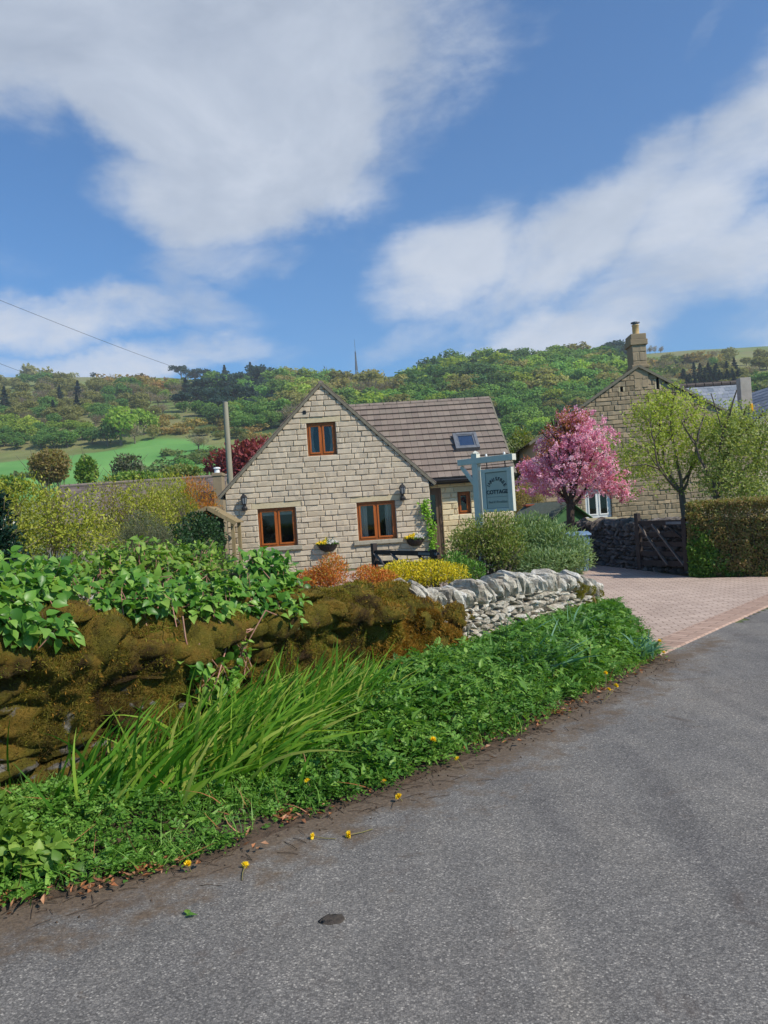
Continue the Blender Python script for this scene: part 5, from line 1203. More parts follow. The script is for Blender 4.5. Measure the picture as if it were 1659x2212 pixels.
# ---- climbing hydrangea over the mossy wall
def climber(label, lobes, n, L, base, stems, hang=.0, mt='climber_leaf', clump=6):
    r = thing('climbing_shrub', label, 'climber', base, 0, 'leafy climbers on the mossy wall')
    C0, d0 = in_lobes(lobes, n // clump, .4); C = np.repeat(C0, clump, 0) + rng.normal(size=(len(C0) * clump, 3)) * L * .55; d = np.repeat(d0, clump, 0); k = len(C)
    D = unit(rdir(k) * .8 + d * .5 + WN * .45 + [0, 0, -.25 - hang]); N = unit(WN * .45 + rdir(k) * .45 + [0, 0, .8])
    Ls = L * rng.uniform(.55, 1.25, k)
    b = MB(); b.broad(C, D, N, Ls, Ls * .7, np.clip(np.repeat(rng.random(len(C0)), clump) * .45 + rng.random(k) * .65 - .05, 0, 1)); b.build('foliage', M[mt], r, smooth=True)
    b = MB()
    for _ in range(stems):
        e = C0[rng.integers(len(C0))]; s0 = np.array(base) + WE * rng.normal() * .2; m = (s0 + e) / 2 + rng.normal(size=3) * .08 + [0, 0, .05]; b.tube([s0, m, e], [.006, .005, .003], 5, cap=False)
    for _ in range(stems * 2):
        e = C0[rng.integers(len(C0))]; b.tube([e + rng.normal(size=3) * .05 - [0, 0, .14], e + rng.normal(size=3) * .03, e + rng.normal(size=3) * .03 + [0, 0, .05]], [.004, .003, .002], 4, cap=False)
    b.build('stems', M['red_stalk'], r); return r
def wl(u, v, d, ru, rv, rd=.16):
    p = P(u, v, 1); dr = ray(u, v); t = np.dot(WB1 - WN * d - EYE, WN) / np.dot(dr, WN); q = EYE + dr * t; return (q[0], q[1], q[2], ru * t / FPX, rd, rv * t / FPX)
wb = lambda s, d, z: wp(s, d, z)
sof = lambda u, v: wall_z(u, v)[0]
climber('big leafy climber standing tallest on the wall below the left window', [wl(590, 1255, .3, 45, 50), wl(620, 1300, .12, 36, 34), wl(575, 1222, .35, 38, 36), wl(545, 1208, .4, 20, 18), wl(640, 1258, .25, 20, 22), wl(560, 1290, .2, 46, 36), wl(600, 1330, .0, 40, 18, .1)], 900, .075, wb(sof(590, 1330), .3, hm(sof(590, 1330)) - .25), 26)
climber('row of leafy climber along the middle of the mossy wall top', [wl(300, 1270, .35, 60, 32), wl(380, 1278, .3, 60, 34), wl(460, 1288, .2, 60, 32), wl(520, 1300, .12, 44, 30), wl(440, 1318, .05, 60, 20, .1), wl(330, 1300, .1, 60, 22, .12), wl(250, 1285, .25, 50, 30)], 1500, .07, wb(sof(400, 1330), .3, hm(sof(400, 1330)) - .25), 40)
climber('upright fresh-green climber leaning over the wall behind the middle row', [wl(330, 1222, .8, 60, 30), wl(420, 1228, .8, 60, 30), wl(250, 1243, .7, 60, 30), wl(480, 1250, .6, 44, 30), wl(360, 1195, .9, 16, 26), wl(300, 1190, .9, 14, 22), wl(440, 1196, .9, 16, 24), wl(235, 1208, .8, 14, 22)], 1150, .055, wb(sof(380, 1300), .8, .6), 50, mt='nettle_leaf')
climber('leafy climber hanging over the wall at the left edge', [wl(10, 1290, .15, 50, 46), wl(70, 1270, .3, 52, 36), wl(40, 1340, .0, 44, 40, .12), wl(-50, 1310, .1, 60, 60), wl(105, 1352, -.02, 40, 20, .1), wl(130, 1255, .35, 50, 30), wl(5, 1235, .5, 46, 30)], 1150, .078, wb(sof(40, 1330), .3, hm(sof(40, 1330)) - .25), 30)
climber('small leafy sprig growing out of the middle of the mossy wall face', [wl(430, 1440, -.06, 34, 20, .06), wl(470, 1470, -.06, 30, 26, .06), wl(400, 1432, -.05, 22, 14, .05), wl(450, 1495, -.06, 26, 20, .06)], 120, .075, wb(sof(440, 1420), .02, wall_z(440, 1400)[1]), 3, .2)
climber('tiny sprig of three leaves high on the wall face', [wl(522, 1388, -.06, 13, 12, .04), wl(526, 1412, -.06, 9, 12, .04)], 18, .07, wb(sof(524, 1380), .02, wall_z(524, 1360)[1]), 4, .3, clump=3)
# bare woody runners on the wall face
for lab, pts in (('pale woody runner trailing down the mossy wall face', [(378, 1330), (384, 1375), (390, 1402)]), ('thin bare runner lying across the mossy wall near the top', [(455, 1342), (490, 1362), (530, 1358), (505, 1372)])):
    b = MB(); q = []
    for (u, v) in pts: s, z = wall_z(u, v); q.append(wp(s, -.08, z))
    b.tube(q, .006, 5); tag(b.build('bare_runner', M['red_stalk'], None), lab, 'stem')
# ------------------------------------------------------------------ plants of the verge
def uv_to_fw(u, v):
    p = G(u, v); ff, ww = np.meshgrid(np.linspace(0, 1, 160), np.linspace(0, 1, 40), indexing='ij'); Q = verge(ff.ravel(), ww.ravel()); k = np.argmin(((Q - p)[:, :2] ** 2).sum(1)); return ff.ravel()[k], ww.ravel()[k]
F_ = lambda u, v: uv_to_fw(u, v)[0]
fA, fB = F_(700, 1770), F_(1000, 1640)
def herb_h(f, w):
    """height of the growth over the verge"""
    h = np.interp(f, [0, .15, .3, F_(600, 1790), F_(820, 1710), F_(1000, 1640), F_(1250, 1520), .97, 1.0], [.17, .15, .1, .11, .24, .38, .38, .28, .1])
    return h * np.clip(1.05 - w ** 2.6 * .85, .1, 1) * np.where(f > fA, np.clip(.15 + w * 1.5, 0, 1.05), np.clip(.35 + w * 1.2, 0, 1.05))
def fronds(b, C, H, n, Lr, lw, npair, tilt=.5):
    """compound leaves: pairs of leaflets along a short arching midrib"""
    a = rng.uniform(0, 2 * PI, n); D = unit(np.stack([np.cos(a), np.sin(a), rng.uniform(-.1, 1., n)], -1) + WN * .25); L = rng.uniform(*Lr, n)
    t0 = np.clip(fbm(C * 2.3, 3, 61) * 1.5 - .25 + rng.normal(size=n) * .16, 0, 1); V = []
    Nn = unit(np.cross(np.cross(D, [0, 0, 1.]), D) + rdir(n) * .35)
    S = unit(np.cross(D, Nn))
    Cs, Ds, Ls = [], [], []
    for k in range(npair + 1):
        x = (k + .6) / (npair + .6); base = C + D * (L * x)[:, None] - np.array([0, 0, 1.]) * (L * x ** 2 * .3)[:, None]; sz = L * lw * (1.15 - .6 * x)
        for sd in ((1, -1) if k < npair else (0,)):
            Cs.append(base); Ds.append(unit(D * .75 + S * sd * .9 + rdir(n) * .15)); Ls.append(sz)
    m = len(Cs); b.leaves(np.concatenate(Cs), np.concatenate(Ds), unit(np.tile(Nn, (m, 1)) + rdir(n * m) * .25), np.concatenate(Ls), np.concatenate(Ls) * .62, np.clip(np.tile(t0, m) * .65 + rng.random(n * m) * .35, 0, 1), .15, .15)
def scatter(n, frange, wrange=(0, 1), dens=None):
    f = rng.uniform(*frange, n); w = rng.uniform(*wrange, n); p = verge(f, w)
    if dens is not None:
        k = rng.random(n) < dens(p, f, w); p, f, w = p[k], f[k], w[k]
    z0 = vheight(p, w); H = herb_h(f, w) * (.25 + 1.5 * fbm(p * [3.6, 3.6, 0] + 3, 3, 17)); return p, f, w, z0, H
b = MB(); p, f, w, z0, H = scatter(8200, (fA, 1.0), (-.04, .97)); q = rng.random(len(p)) ** .55; C = p.copy(); C[:, 2] = z0 + H * q; fronds(b, C, H, len(p), (.06, .14), .34, 3)
p, f, w, z0, H = scatter(4200, (fA, 1.0), (-.04, .97)); n = len(p); C = p.copy(); C[:, 2] = z0 + H * rng.uniform(.6, 1.05, n); b.broad(C, unit(rdir(n) + [0, 0, .2] + WN * .3), unit(rdir(n) * .5 + [0, 0, 1]), rng.uniform(.03, .08, n), rng.uniform(.02, .04, n), rng.uniform(.3, 1, n))
q = rng.random((75, 2)) * [1 - fA - .05, .8] + [fA, .1]; c0 = verge(q[:, 0], q[:, 1]); n = len(c0) * 8; C = np.repeat(c0, 8, 0); C[:, 2] = np.repeat(vheight(c0, q[:, 1]) + herb_h(q[:, 0], q[:, 1]) * .75, 8) + rng.normal(size=n) * .03; C[:, :2] += rng.normal(size=(n, 2)) * .05
b.broad(C, unit(rdir(n) + [0, 0, .5] + WN * .3), unit(rdir(n) * .5 + [0, 0, 1]), rng.uniform(.07, .15, n), rng.uniform(.03, .06, n), np.repeat(rng.random(len(c0)), 8) * .5 + rng.random(n) * .5, .2, .4)
c0 = C[rng.integers(0, n, 160)] + [0, 0, .05]; fronds(b, c0, None, 160, (.14, .26), .26, 5)
tag(b.build('herb_bank', M['herb_green']), 'dense bank of feathery mid-green herbs on the verge below the pale wall', 'herbs', kind='stuff')
b = MB(); edge_n = lambda p, f, w: np.clip(1.5 - w * 1.15 + (fbm(p * 2.6, 3, 31) - .5) * 1.5, 0, 1)
p, f, w, z0, H = scatter(13000, (0.0, fB), (-.05, .99), edge_n); q = rng.random(len(p)) ** .7; C = p.copy(); C[:, 2] = z0 + H * q * .9; fronds(b, C, H, len(p), (.035, .1), .4, 2)
p, f, w, z0, H = scatter(17000, (0.0, .99), (.0, 1.0), edge_n); n = len(p); C = p.copy(); C[:, 2] = z0 + H * rng.random(n) * .6
b.leaves(C, unit(rdir(n) + [0, 0, .5] + WN * .2), unit(rdir(n) * .6 + [0, 0, 1]), rng.uniform(.02, .055, n) * (1 + .7 * (rng.random(n) < .15)), rng.uniform(.014, .034, n), rng.random(n))
p, f, w, z0, H = scatter(9000, (0.0, .99), (.0, 1.0), edge_n); n = len(p); p[:, 2] = z0; D0 = unit(rdir(n) * .5 + [0, 0, 1.]); b.blades(p, D0, rng.uniform(.05, .16, n), .005, unit(rdir(n) * [1, 1, 0]) * .5, rng.random(n), 3)
q = rng.random((85, 2)) * [.97, .85] + [.01, .12]; c0 = verge(q[:, 0], q[:, 1]); c0[:, 2] = vheight(c0, q[:, 1]) + .02; n = len(c0) * 9; C = np.repeat(c0, 9, 0); a = rng.uniform(0, 2 * PI, n)
D0 = unit(np.stack([np.cos(a), np.sin(a), rng.uniform(.3, 1.2, n)], -1)); b.blades(C, D0, rng.uniform(.09, .2, n), rng.uniform(.018, .034, n), np.stack([np.cos(a) * .2, np.sin(a) * .2, -rng.uniform(.3, .7, n)], -1), np.repeat(rng.random(len(c0)), 9) * .7 + rng.random(n) * .3, 5)
n = 420; q = rng.random((n, 2)); C = verge(q[:, 0], q[:, 1]); C[:, 2] = vheight(C, q[:, 1]); b.blades(C, unit(rdir(n) * .8 + [0, 0, .7]), rng.uniform(.08, .28, n), .0045, rdir(n) * [.5, .5, .3], rng.random(n), 4, m=1)
tag(b.build('verge_weeds', [M['verge_green'], M['litter']]), 'low mixed weeds and short grass along the road edge of the verge', 'weeds', kind='stuff')
# broad-leaved nettle-like weeds at the lower left
b = MB(); p, f, w, z0, H = scatter(430, (0.0, F_(170, 1900)), (-.05, .85)); C = np.repeat(p, 9, 0); zz = np.repeat(z0 + H * 1.25 * rng.random(len(p)) ** .6, 9); C[:, 2] = zz; C += rng.normal(size=C.shape) * [.035, .035, .02]; n = len(C)
b.broad(C, unit(rdir(n) + [0, 0, .1] + WN * .3), unit(rdir(n) * .4 + [0, 0, 1]), rng.uniform(.04, .085, n), rng.uniform(.03, .055, n), np.clip(np.repeat(rng.random(len(p)), 9) * .6 + rng.random(n) * .4, 0, 1)); r = tag(b.build('broad_leaved_weeds', M['nettle_leaf'], smooth=True), 'broad-leaved green weeds at the foot of the wall in the lower left corner', 'weeds', kind='stuff')
# tall strap-leaved clumps
def clump(label, spots, n, Lr, wd, mt, lean, name='strap_leaf_clump', cat='grass clump', group='strap-leaved clumps on the verge', sd=.13, bend=.55):
    r = thing(name, label, cat, spots[0], 0, group); b = MB()
    C = np.array(spots)[rng.integers(0, len(spots), n)] + rng.normal(size=(n, 3)) * [sd, sd, 0]; C[:, 2] = .03 + np.abs(rng.normal(size=n)) * .02
    D0 = unit(rng.normal(size=(n, 3)) * [.42, .42, .1] + [0, 0, 1] + np.array(lean) * .5); L = rng.uniform(*Lr, n)
    bd = unit(rng.normal(size=(n, 3)) * [.5, .5, 0] + np.array(lean) * 1.2) * bend - np.array([0, 0, bend * .55])
    bd *= rng.uniform(.4, 1.2, n)[:, None]
    b.blades(C, D0, L, rng.uniform(.6, 1.25, n) * wd, bd, np.clip(rng.normal(size=n) * .28 + .4 + (rng.random(n) < .06) * .5, 0, 1), 7); b.build('leaves', M[mt], r); return r
ln = (.55, .3, 0)
vp = lambda u, v: G(u, v)
clump('left narrow clump of bright green strap leaves against the wall foot', [vp(205, 1775), vp(255, 1775), vp(320, 1765)], 130, (.42, .72), .023, 'grass_blade', ln, bend=.35)
clump('widest clump of arching bright green strap leaves under the wall sprig', [vp(395, 1725), vp(450, 1720), vp(520, 1700), vp(570, 1670), vp(430, 1690), vp(500, 1655)], 360, (.5, .82), .026, 'grass_blade', ln, bend=.5)
clump('upright clump of strap leaves reaching up the mossy wall', [vp(620, 1640), vp(680, 1620), vp(740, 1605), vp(660, 1590)], 260, (.5, .78), .025, 'grass_blade', ln, bend=.36)
clump('short clump of strap leaves meeting the herbs', [vp(780, 1570), vp(820, 1580), vp(560, 1700)], 110, (.35, .6), .025, 'grass_blade', ln, bend=.4)
for lab, sp_ in (('blue-green daffodil leaves in the middle of the herb bank', [(1150, 1490), (1170, 1475)]), ('blue-green daffodil leaves near the pale wall end', [(1225, 1420), (1250, 1412)]), ('blue-green daffodil leaves below the pale wall', [(1100, 1445), (1120, 1440)]), ('blue-green daffodil leaves at the driveway end of the verge', [(1385, 1432), (1400, 1425)])):
    clump(lab, [vp(*q) for q in sp_], 60, (.4, .62) if sp_[0][0] < 1300 else (.2, .34), .024, 'daffodil_leaf', (.15, .05, 0), 'daffodil_clump', 'daffodil', 'daffodil leaf clumps on the verge', .05, .8)
# dandelions
proto = None
def dandelion(u, v, h, lab, lying=False):
    global proto
    p = G(u, v)
    if h:
        d = ray(u, v); f0 = (h - EYE[2]) / d[2]; q = EYE + d * f0; p = np.array([q[0], q[1], 0])
    if proto is None:
        r = thing('dandelion', lab, 'dandelion', (0, 0, 0), 0, 'yellow dandelions of the verge'); b = MB()
        n = 90; a = rng.uniform(0, 2 * PI, n); el = rng.uniform(.1, 1.2, n); D = np.stack([np.cos(a) * np.cos(el), np.sin(a) * np.cos(el), np.sin(el)], -1); b.cards(np.zeros((n, 3)) + D * .008, D, rdir(n) + [0, 0, 1], .021, .006, rng.random(n)); b.build('flower_head', M['dandelion'], r, local=True)
        b = MB(); b.tube([[0, 0, -.001], [.004, .002, -.05], [0, .006, -.1]], .0022, 5); b.build('stalk', M['stalk'], r, local=True); proto = r; register(r)
    else: r = copy_tree(proto)
    r.location = (p[0], p[1], h if h else .016); r.rotation_euler = (rng.normal() * .25 - .35, rng.normal() * .25, rng.uniform(0, 6)); s = rng.uniform(.95, 1.35); r.scale = (s, s, s)
    if lying: r.rotation_euler = (1.45, 0, rng.uniform(0, 6))
    r['label'] = lab
for u, v, h, lab, ly in ((935, 1598, .16, 'dandelion standing alone in the middle of the dark green herbs', 0), (988, 1640, .06, 'dandelion at the road edge right of the middle of the verge', 0), (664, 1688, .12, 'dandelion among low weeds under the strap leaves', 0), (828, 1690, .05, 'upper of two dandelions where the verge meets the muddy road edge', 0),
                         (862, 1722, .03, 'dandelion lowest of the pair at the muddy road edge', 0), (1315, 1490, .1, 'left dandelion of the pair by the fallen leaves near the drive', 0), (1330, 1482, .12, 'right dandelion of the pair by the fallen leaves near the drive', 0), (1424, 1385, .2, 'dandelion highest at the tip of the verge beside the driveway', 0), (1434, 1410, .1, 'dandelion at the very tip of the verge by the road', 0),
                         (1308, 1455, .2, 'small dandelion inside the herbs near the drive', 0), (406, 1868, .04, 'dandelion at the road edge in front of the leaf litter', 0), (530, 1878, 0, 'yellow dandelion head lying on the asphalt left', 1), (678, 1814, 0, 'yellow dandelion head lying on the muddy asphalt right', 1), (756, 1810, 0, 'small faded flower head lying alone on the asphalt', 1)):
    dandelion(u, v, h, lab, ly)
# litter
b = MB(); e_ = along(EDGE, rng.random(420)); k = fbm(e_ * 2.2, 3, 41) > .47; e_ = e_[k]; n = len(e_); C = e_ - WN * rng.normal(size=(n, 1)) * .07 - WN * .06 + rng.normal(size=(n, 3)) * [.03, .03, 0]; C[:, 2] = .022 + rng.random(n) * .015
b.leaves(C, unit(rdir(n) * [1, 1, .25]), unit(rdir(n) * .5 + [0, 0, 1]), rng.uniform(.02, .055, n), rng.uniform(.012, .026, n), rng.random(n), .5, -.25)
for (u, v, m) in ((625, 1775, 26), (300, 1895, 30), (210, 1925, 24), (400, 1855, 18), (1205, 1545, 30), (1300, 1500, 16), (10, 1960, 24), (545, 1840, 6)):
    q = G(u, v); C = q + rng.normal(size=(m, 3)) * [.05, .04, 0]; C[:, 2] = .02 + rng.random(m) * .02; b.leaves(C, unit(rdir(m) * [1, 1, .3]), unit(rdir(m) * .6 + [0, 0, 1]), rng.uniform(.025, .06, m), rng.uniform(.012, .024, m), rng.random(m), .5, -.3)
tag(b.build('leaf_litter', M['litter']), 'dry orange-brown fallen leaves along the edge of the verge', 'fallen leaves', kind='stuff')
# twigs and crumbs of earth on the muddy margin
b = MB(); n = 520; e_ = along(EDGE, rng.random(n)); C = e_ + WN * (np.abs(rng.normal(size=(n, 1))) * .13 - .05); C[:, 2] = .007
for c in C[:300]:
    d = unit(rng.normal(size=3) * [1, 1, .05]) * rng.uniform(.02, .07); b.tube([c - d, c + [0, 0, .004], c + d], .0016, 3, cap=False)
for c in C[300:]: b.add(IC2V[:12] * 0 + c, np.zeros((0, 3), int)) if 0 else b.box(c, rng.uniform(.0015, .005, 3), 0, 0, rot3(unit(rng.normal(size=3)), rng.uniform(0, 3)))
tag(b.build('verge_crumbs', M['verge_soil']), 'crumbs of earth and twigs on the muddy road margin', 'earth crumbs', kind='stuff')
r_ = np.random.default_rng(5); c = G(716, 1988); V = rock(c, (.05, .042, .014), None, (.45, 1), .45, r_, 3, .8); V = V + (fbm(V * 40, 3, 2)[:, None] - .5) * [.05, .05, .012]; b = MB(); b.add(V, ICF); M['mud'] = simple('mud', lin(52, 46, 42), lin(78, 70, 62), 40, .95, .8, .006); tag(b.build('mud_clod', M['mud'], smooth=True), 'dark flattened clod of mud on the asphalt in the foreground', 'mud')
b = MB(); C = G(400, 1985) + np.array([0, 0, .012]); b.leaves(np.array([C, C + [.01, .008, 0]]), np.array([[1, .1, .1], [-.4, 1, .1]]), np.array([[0, 0, 1.], [0, .2, 1]]), .05, .028, np.array([.5, .8])); tag(b.build('fallen_green_leaf', M['herb_green']), 'single green leaf lying on the asphalt at the lower left', 'leaf')
# ------------------------------------------------------------------ hillside
_SK = [(-900, 815, 700), (0, 815, 680), (200, 815, 660), (370, 816, 640), (480, 826, 600), (600, 828, 580), (740, 822, 560), (860, 812, 520), (950, 800, 480), (1050, 785, 460), (1200, 776, 460), (1330, 778, 480), (1350, 768, 600), (1500, 756, 640), (1659, 748, 660), (2500, 735, 700)]
_u = np.array([q[0] for q in _SK], float); _Y = np.array([q[2] for q in _SK], float)
_az = np.array([ray(q[0], q[1])[0] for q in _SK]); _el = np.array([ray(q[0], q[1])[2] for q in _SK])
KY = np.array([0, 60, 95, 150, 190, 230]); KZ = np.array([-.6, -.3, 1.2, 8.5, 16.5, 25.5])
def terr_v(x, y):
    x, y = np.asarray(x, float), np.maximum(np.asarray(y, float), 1.); a = x / y; Ys = np.interp(a, _az, _Y); zs = 1.55 + np.interp(a, _az, _el) * Ys
    near = np.interp(y, KY, KZ); fr = np.clip((y - 230) / (Ys - 230), 0, 1.0); far = 25.5 + (zs - 25.5) * (fr * .82 + .18 * fr ** .6 if True else fr)
    z = np.where(y < 230, near, far); z = np.where(y > Ys, zs + (y - Ys) * .03 - np.maximum(0, y - Ys - 120) * .12, z)
    n = fbm(np.stack([x / 60, y / 60, x * 0], -1), 4, 50) - .5
    return z + n * np.clip((y - 90) / 150, 0, 1) * np.clip((Ys + 5 - y) / 80, .1, 1) * 7
terr = lambda x, y: float(terr_v(x, y))
def T(u, v, y0=62, y1=780):
    d = ray(u, v); y = np.linspace(y0, y1, 1400); P_ = EYE + d * y[:, None]; g = terr_v(P_[:, 0], P_[:, 1]) - P_[:, 2]; k = np.argmax(g > 0)
    return P_[k] if g[k] > 0 else None
av = np.linspace(-1.05, 1.05, 260); yv = np.concatenate([np.linspace(60, 240, 100), np.linspace(243, 720, 170), np.linspace(730, 1100, 22)])
AA, YY = np.meshgrid(av, yv); XX = AA * YY; V = np.stack([XX, YY, terr_v(XX, YY)], -1).reshape(-1, 3)
F0, F1 = 158, 236
uu = 829.5 + FPX * AA.ravel()
lo = np.interp(uu, [-600, 100, 330, 450, 520], [140, 140, 125, 150, 200]); hi = np.interp(uu, [-600, 0, 220, 330, 420, 480], [205, 215, 222, 240, 236, 215])
yy = YY.ravel(); fm = np.clip((yy - lo) / 5, 0, 1) * np.clip((hi - yy) / 5, 0, 1) * np.clip((500 - uu) / 15, 0, 1)
fm = np.where(yy < 120, 0.15, fm); fm = np.where((uu > 440) & (yy > 240) & (yy < np.interp(uu / 1.0, [400, 860, 1340, 1400], [600, 520, 470, 300])), -1., fm)
nx = len(av); i = np.arange(len(yv) - 1)[:, None] * nx; j = np.arange(nx - 1)[None]
def mk_hill():
    m, nt, b = mat('hill_pasture'); v = objco(nt)
    c = ramp(nt, noise(nt, .012, 7, .65, v), [(.3, lin(92, 116, 60)), (.45, lin(118, 130, 76)), (.55, lin(130, 126, 86)), (.7, lin(98, 120, 62))])
    c = mix(nt, .5, c, ramp(nt, noise(nt, .12, 6, .7, v), [(.3, (.3, .32, .28)), (.7, (.64, .62, .6))]), 'OVERLAY')
    g = ramp(nt, noise(nt, .05, 6, .6, v), [(.3, lin(88, 138, 70)), (.7, lin(114, 160, 86))])
    wd = attr(nt); c = mix(nt, math2(nt, 'MULTIPLY', wd, -1.0, True), c, lin(70, 88, 52)); c = mix(nt, math2(nt, 'MULTIPLY', wd, 1.0, True), c, g); nt.links.new(c, b.inputs['Base Color']); b.inputs['Roughness'].default_value = .95; b.inputs['Specular IOR Level'].default_value = .1
    return m
b = MB(); b.add(V, np.stack([i + j, i + j + 1, i + nx + j + 1, i + nx + j], -1).reshape(-1, 4), fm); tag(b.build('hill', mk_hill(), smooth=True), kind='structure')
# ---- prototypes of far trees: unit radius about 1, standing on z = 0
def crown_mesh(name, kind, seed):
    global rng
    old = rng; rng = np.random.default_rng(seed); b = MB()
    if kind == 'pine':
        n = 520; h = rng.random(n) ** .8; r = (1 - h) * .62 * (.8 + .4 * np.sin(h * 46)) + .02; a = rng.uniform(0, 2 * PI, n); q = np.sqrt(rng.uniform(.35, 1, n)); C = np.stack([r * q * np.cos(a), r * q * np.sin(a), .12 + h * 2.0], -1)
        D = np.stack([np.cos(a), np.sin(a), np.full(n, -.35)], -1); b.cards(C, D, rdir(n) * .5 + [0, 0, 1], .3 * (1.1 - h * .6), .16, rng.random(n))
    elif kind == 'scots':
        lobes = [(rng.normal() * .3, rng.normal() * .3, rng.uniform(.75, 1.7), rng.uniform(.28, .5), rng.uniform(.28, .5), rng.uniform(.2, .34)) for _ in range(9)]; n = 480; C, d = in_lobes(lobes, n, .25, rng); b.cards(C, rdir(n), unit(d + rdir(n) * .5), .22, .16, rng.random(n))
    elif kind == 'low':
        lobes = [(rng.normal() * .5, rng.normal() * .4, rng.uniform(.15, .4), rng.uniform(.3, .5), rng.uniform(.3, .5), rng.uniform(.2, .4)) for _ in range(8)]; n = 380; C, d = in_lobes(lobes, n, .25, rng); b.cards(C, rdir(n), unit(d + rdir(n) * .5), .2, .15, rng.random(n))
    elif kind == 'bare':
        lobes = [(rng.normal() * .3, rng.normal() * .3, rng.uniform(.7, 1.4), rng.uniform(.4, .6), rng.uniform(.4, .6), rng.uniform(.35, .5)) for _ in range(6)]; n = 420; C, d = in_lobes(lobes, n, .4, rng); b.cards(C, unit(d + [0, 0, .6] + rdir(n) * .5), rdir(n), .3, .05, rng.random(n))
    else:
        lobes = [(0, 0, 1.0, .62, .62, .66)]
        for _ in range(13):
            d = rdir(1)[0]; d[2] = abs(d[2]) * 1.1 - .35; lobes.append((d[0] * .62, d[1] * .62, 1.0 + d[2] * .6, *(rng.uniform(.26, .42, 3))))
        n = 1050; C, d = in_lobes(lobes, n, .2, rng); b.cards(C, unit(rdir(n) + d * .3), unit(d * 1.2 + rdir(n) * .34 + [0, 0, .25]), .15, .13, np.clip(fbm(C * 2.4, 2, 5) * 1.2 - .3 + rng.random(n) * .45, 0, 1))
    if kind != 'low':
        b.tube([[0, 0, -.1], [.02, 0, .5], [0, .03, 1.1]], [.06, .05, .03], 5, m=1)
        for _ in range(7): d = rdir(1)[0] * .7; b.tube([[0, 0, .5], [d[0] * .5, d[1] * .5, .85], [d[0], d[1], 1.15 + d[2] * .4]], [.03, .02, .008], 4, m=1, cap=False)
    rng = old; return b
PROT = {}
def proto_mesh(kind, shape, var):
    k = (kind, shape, var)
    if k not in PROT:
        o = crown_mesh('far_tree', shape, 100 + var * 7 + len(shape)).build('far_tree', [M['far_' + kind], M['bark']]); PROT[k] = o.data; bpy.data.objects.remove(o)
    return PROT[k]
SHAPE = dict(pine='pine', gorse='low', bush='low', bare='bare')
NAMES = dict(lime='broadleaf_tree', green='broadleaf_tree', dark='broadleaf_tree', olive='broadleaf_tree', bare='bare_tree', pine='conifer', gorse='gorse_bush', bush='hill_bush')
FARL = []
def plant(kind, u, v, hpx, label, group, shape=None, y=None, squash=1.0, force=False, cat=None):
    p = T(u, v) if y is None else np.array([P(u, v, y)[0], y, terr(P(u, v, y)[0], y)])
    if p is None: return
    h = hpx * p[1] / FPX; sh = shape or SHAPE.get(kind, 'round'); full = dict(pine=2.1, low=.75, scots=1.9, bare=1.8, round=1.72)[sh]
    FARL.append(dict(kind=kind, sh=sh, p=p, s=h / full, sq=squash, label=label, group=group, px=hpx, force=force, cat=cat))
KL_ = dict(lime='bright yellow-green', green='mid-green', dark='dark green', olive='olive-brown', bare='bare greyish', pine='dark', gorse='orange-flowered', bush='low green')
NN = dict(lime='tree', green='tree', dark='tree', olive='tree', bare='leafless tree', pine='conifer', gorse='gorse bush', bush='bush')
def inside(poly, u, v):
    c = False; n = len(poly)
    for i in range(n):
        (x0, y0), (x1, y1) = poly[i], poly[i - 1]
        if (y0 > v) != (y1 > v) and u < (x1 - x0) * (v - y0) / (y1 - y0) + x0: c = not c
    return c
def zone(poly, n, mixw, hr, where, gap, shape=None, squash=(1.1, 1.5)):
    us, vs = [q[0] for q in poly], [q[1] for q in poly]; ks, ws = list(mixw), np.array(list(mixw.values())); pts = []; tries = 0
    while len(pts) < n and tries < n * 40:
        tries += 1; u, v = rng.uniform(min(us), max(us)), rng.uniform(min(vs), max(vs))
        if not inside(poly, u, v) or any(abs(u - a) < gap and abs(v - c) < gap * .45 for a, c in pts): continue
        pts.append((u, v)); cl = fbm(np.array([[u / 70, v / 30, 3.]]), 2, 77)[0]; k = ks[int(np.argmin(np.abs(np.cumsum(ws / ws.sum()) - np.clip((cl - .28) / .44 + rng.normal() * .22, 0, .999) - 1e-9 + (np.cumsum(ws / ws.sum()) < np.clip((cl - .28) / .44, 0, .99)) * 0)))]
        plant(k, u, v, rng.uniform(*hr), f'{KL_[k]} {NN[k]} {where}', f'trees {where}' if k not in ('gorse', 'bush') else f'bushes {where}', shape if k not in ('gorse', 'bush', 'bare') else None, squash=rng.uniform(*squash))
WR = 'in the wood on the right-hand hill'
zone([(868, 838), (950, 815), (1100, 795), (1250, 793), (1335, 800), (1345, 860), (868, 880)], 130, dict(dark=.14, lime=.36, olive=.2, green=.3), (40, 62), WR, 14)
zone([(868, 870), (1345, 850), (1345, 905), (1100, 900), (868, 900)], 80, dict(green=.55, dark=.2, lime=.15, olive=.1), (34, 50), WR, 14)
zone([(1090, 900), (1345, 900), (1345, 960), (1090, 960)], 26, dict(green=.7, lime=.2, dark=.1), (34, 50), 'low on the hill behind the pink cherry', 18)
zone([(590, 848), (680, 838), (740, 845), (870, 850), (870, 905), (600, 935)], 70, dict(olive=.5, green=.2, lime=.2, bare=.1), (38, 62), 'on the wooded crest behind the cottage gable', 17)
zone([(385, 850), (480, 835), (590, 838), (590, 890), (470, 905), (400, 890)], 26, dict(pine=1), (36, 58), 'in the dark conifer wood left of the gable', 13, 'scots')
zone([(385, 850), (480, 830), (590, 828), (590, 890), (470, 905), (400, 890)], 26, dict(pine=.7, green=.3), (34, 54), 'mixed into the dark conifer wood left of the gable', 13, None)
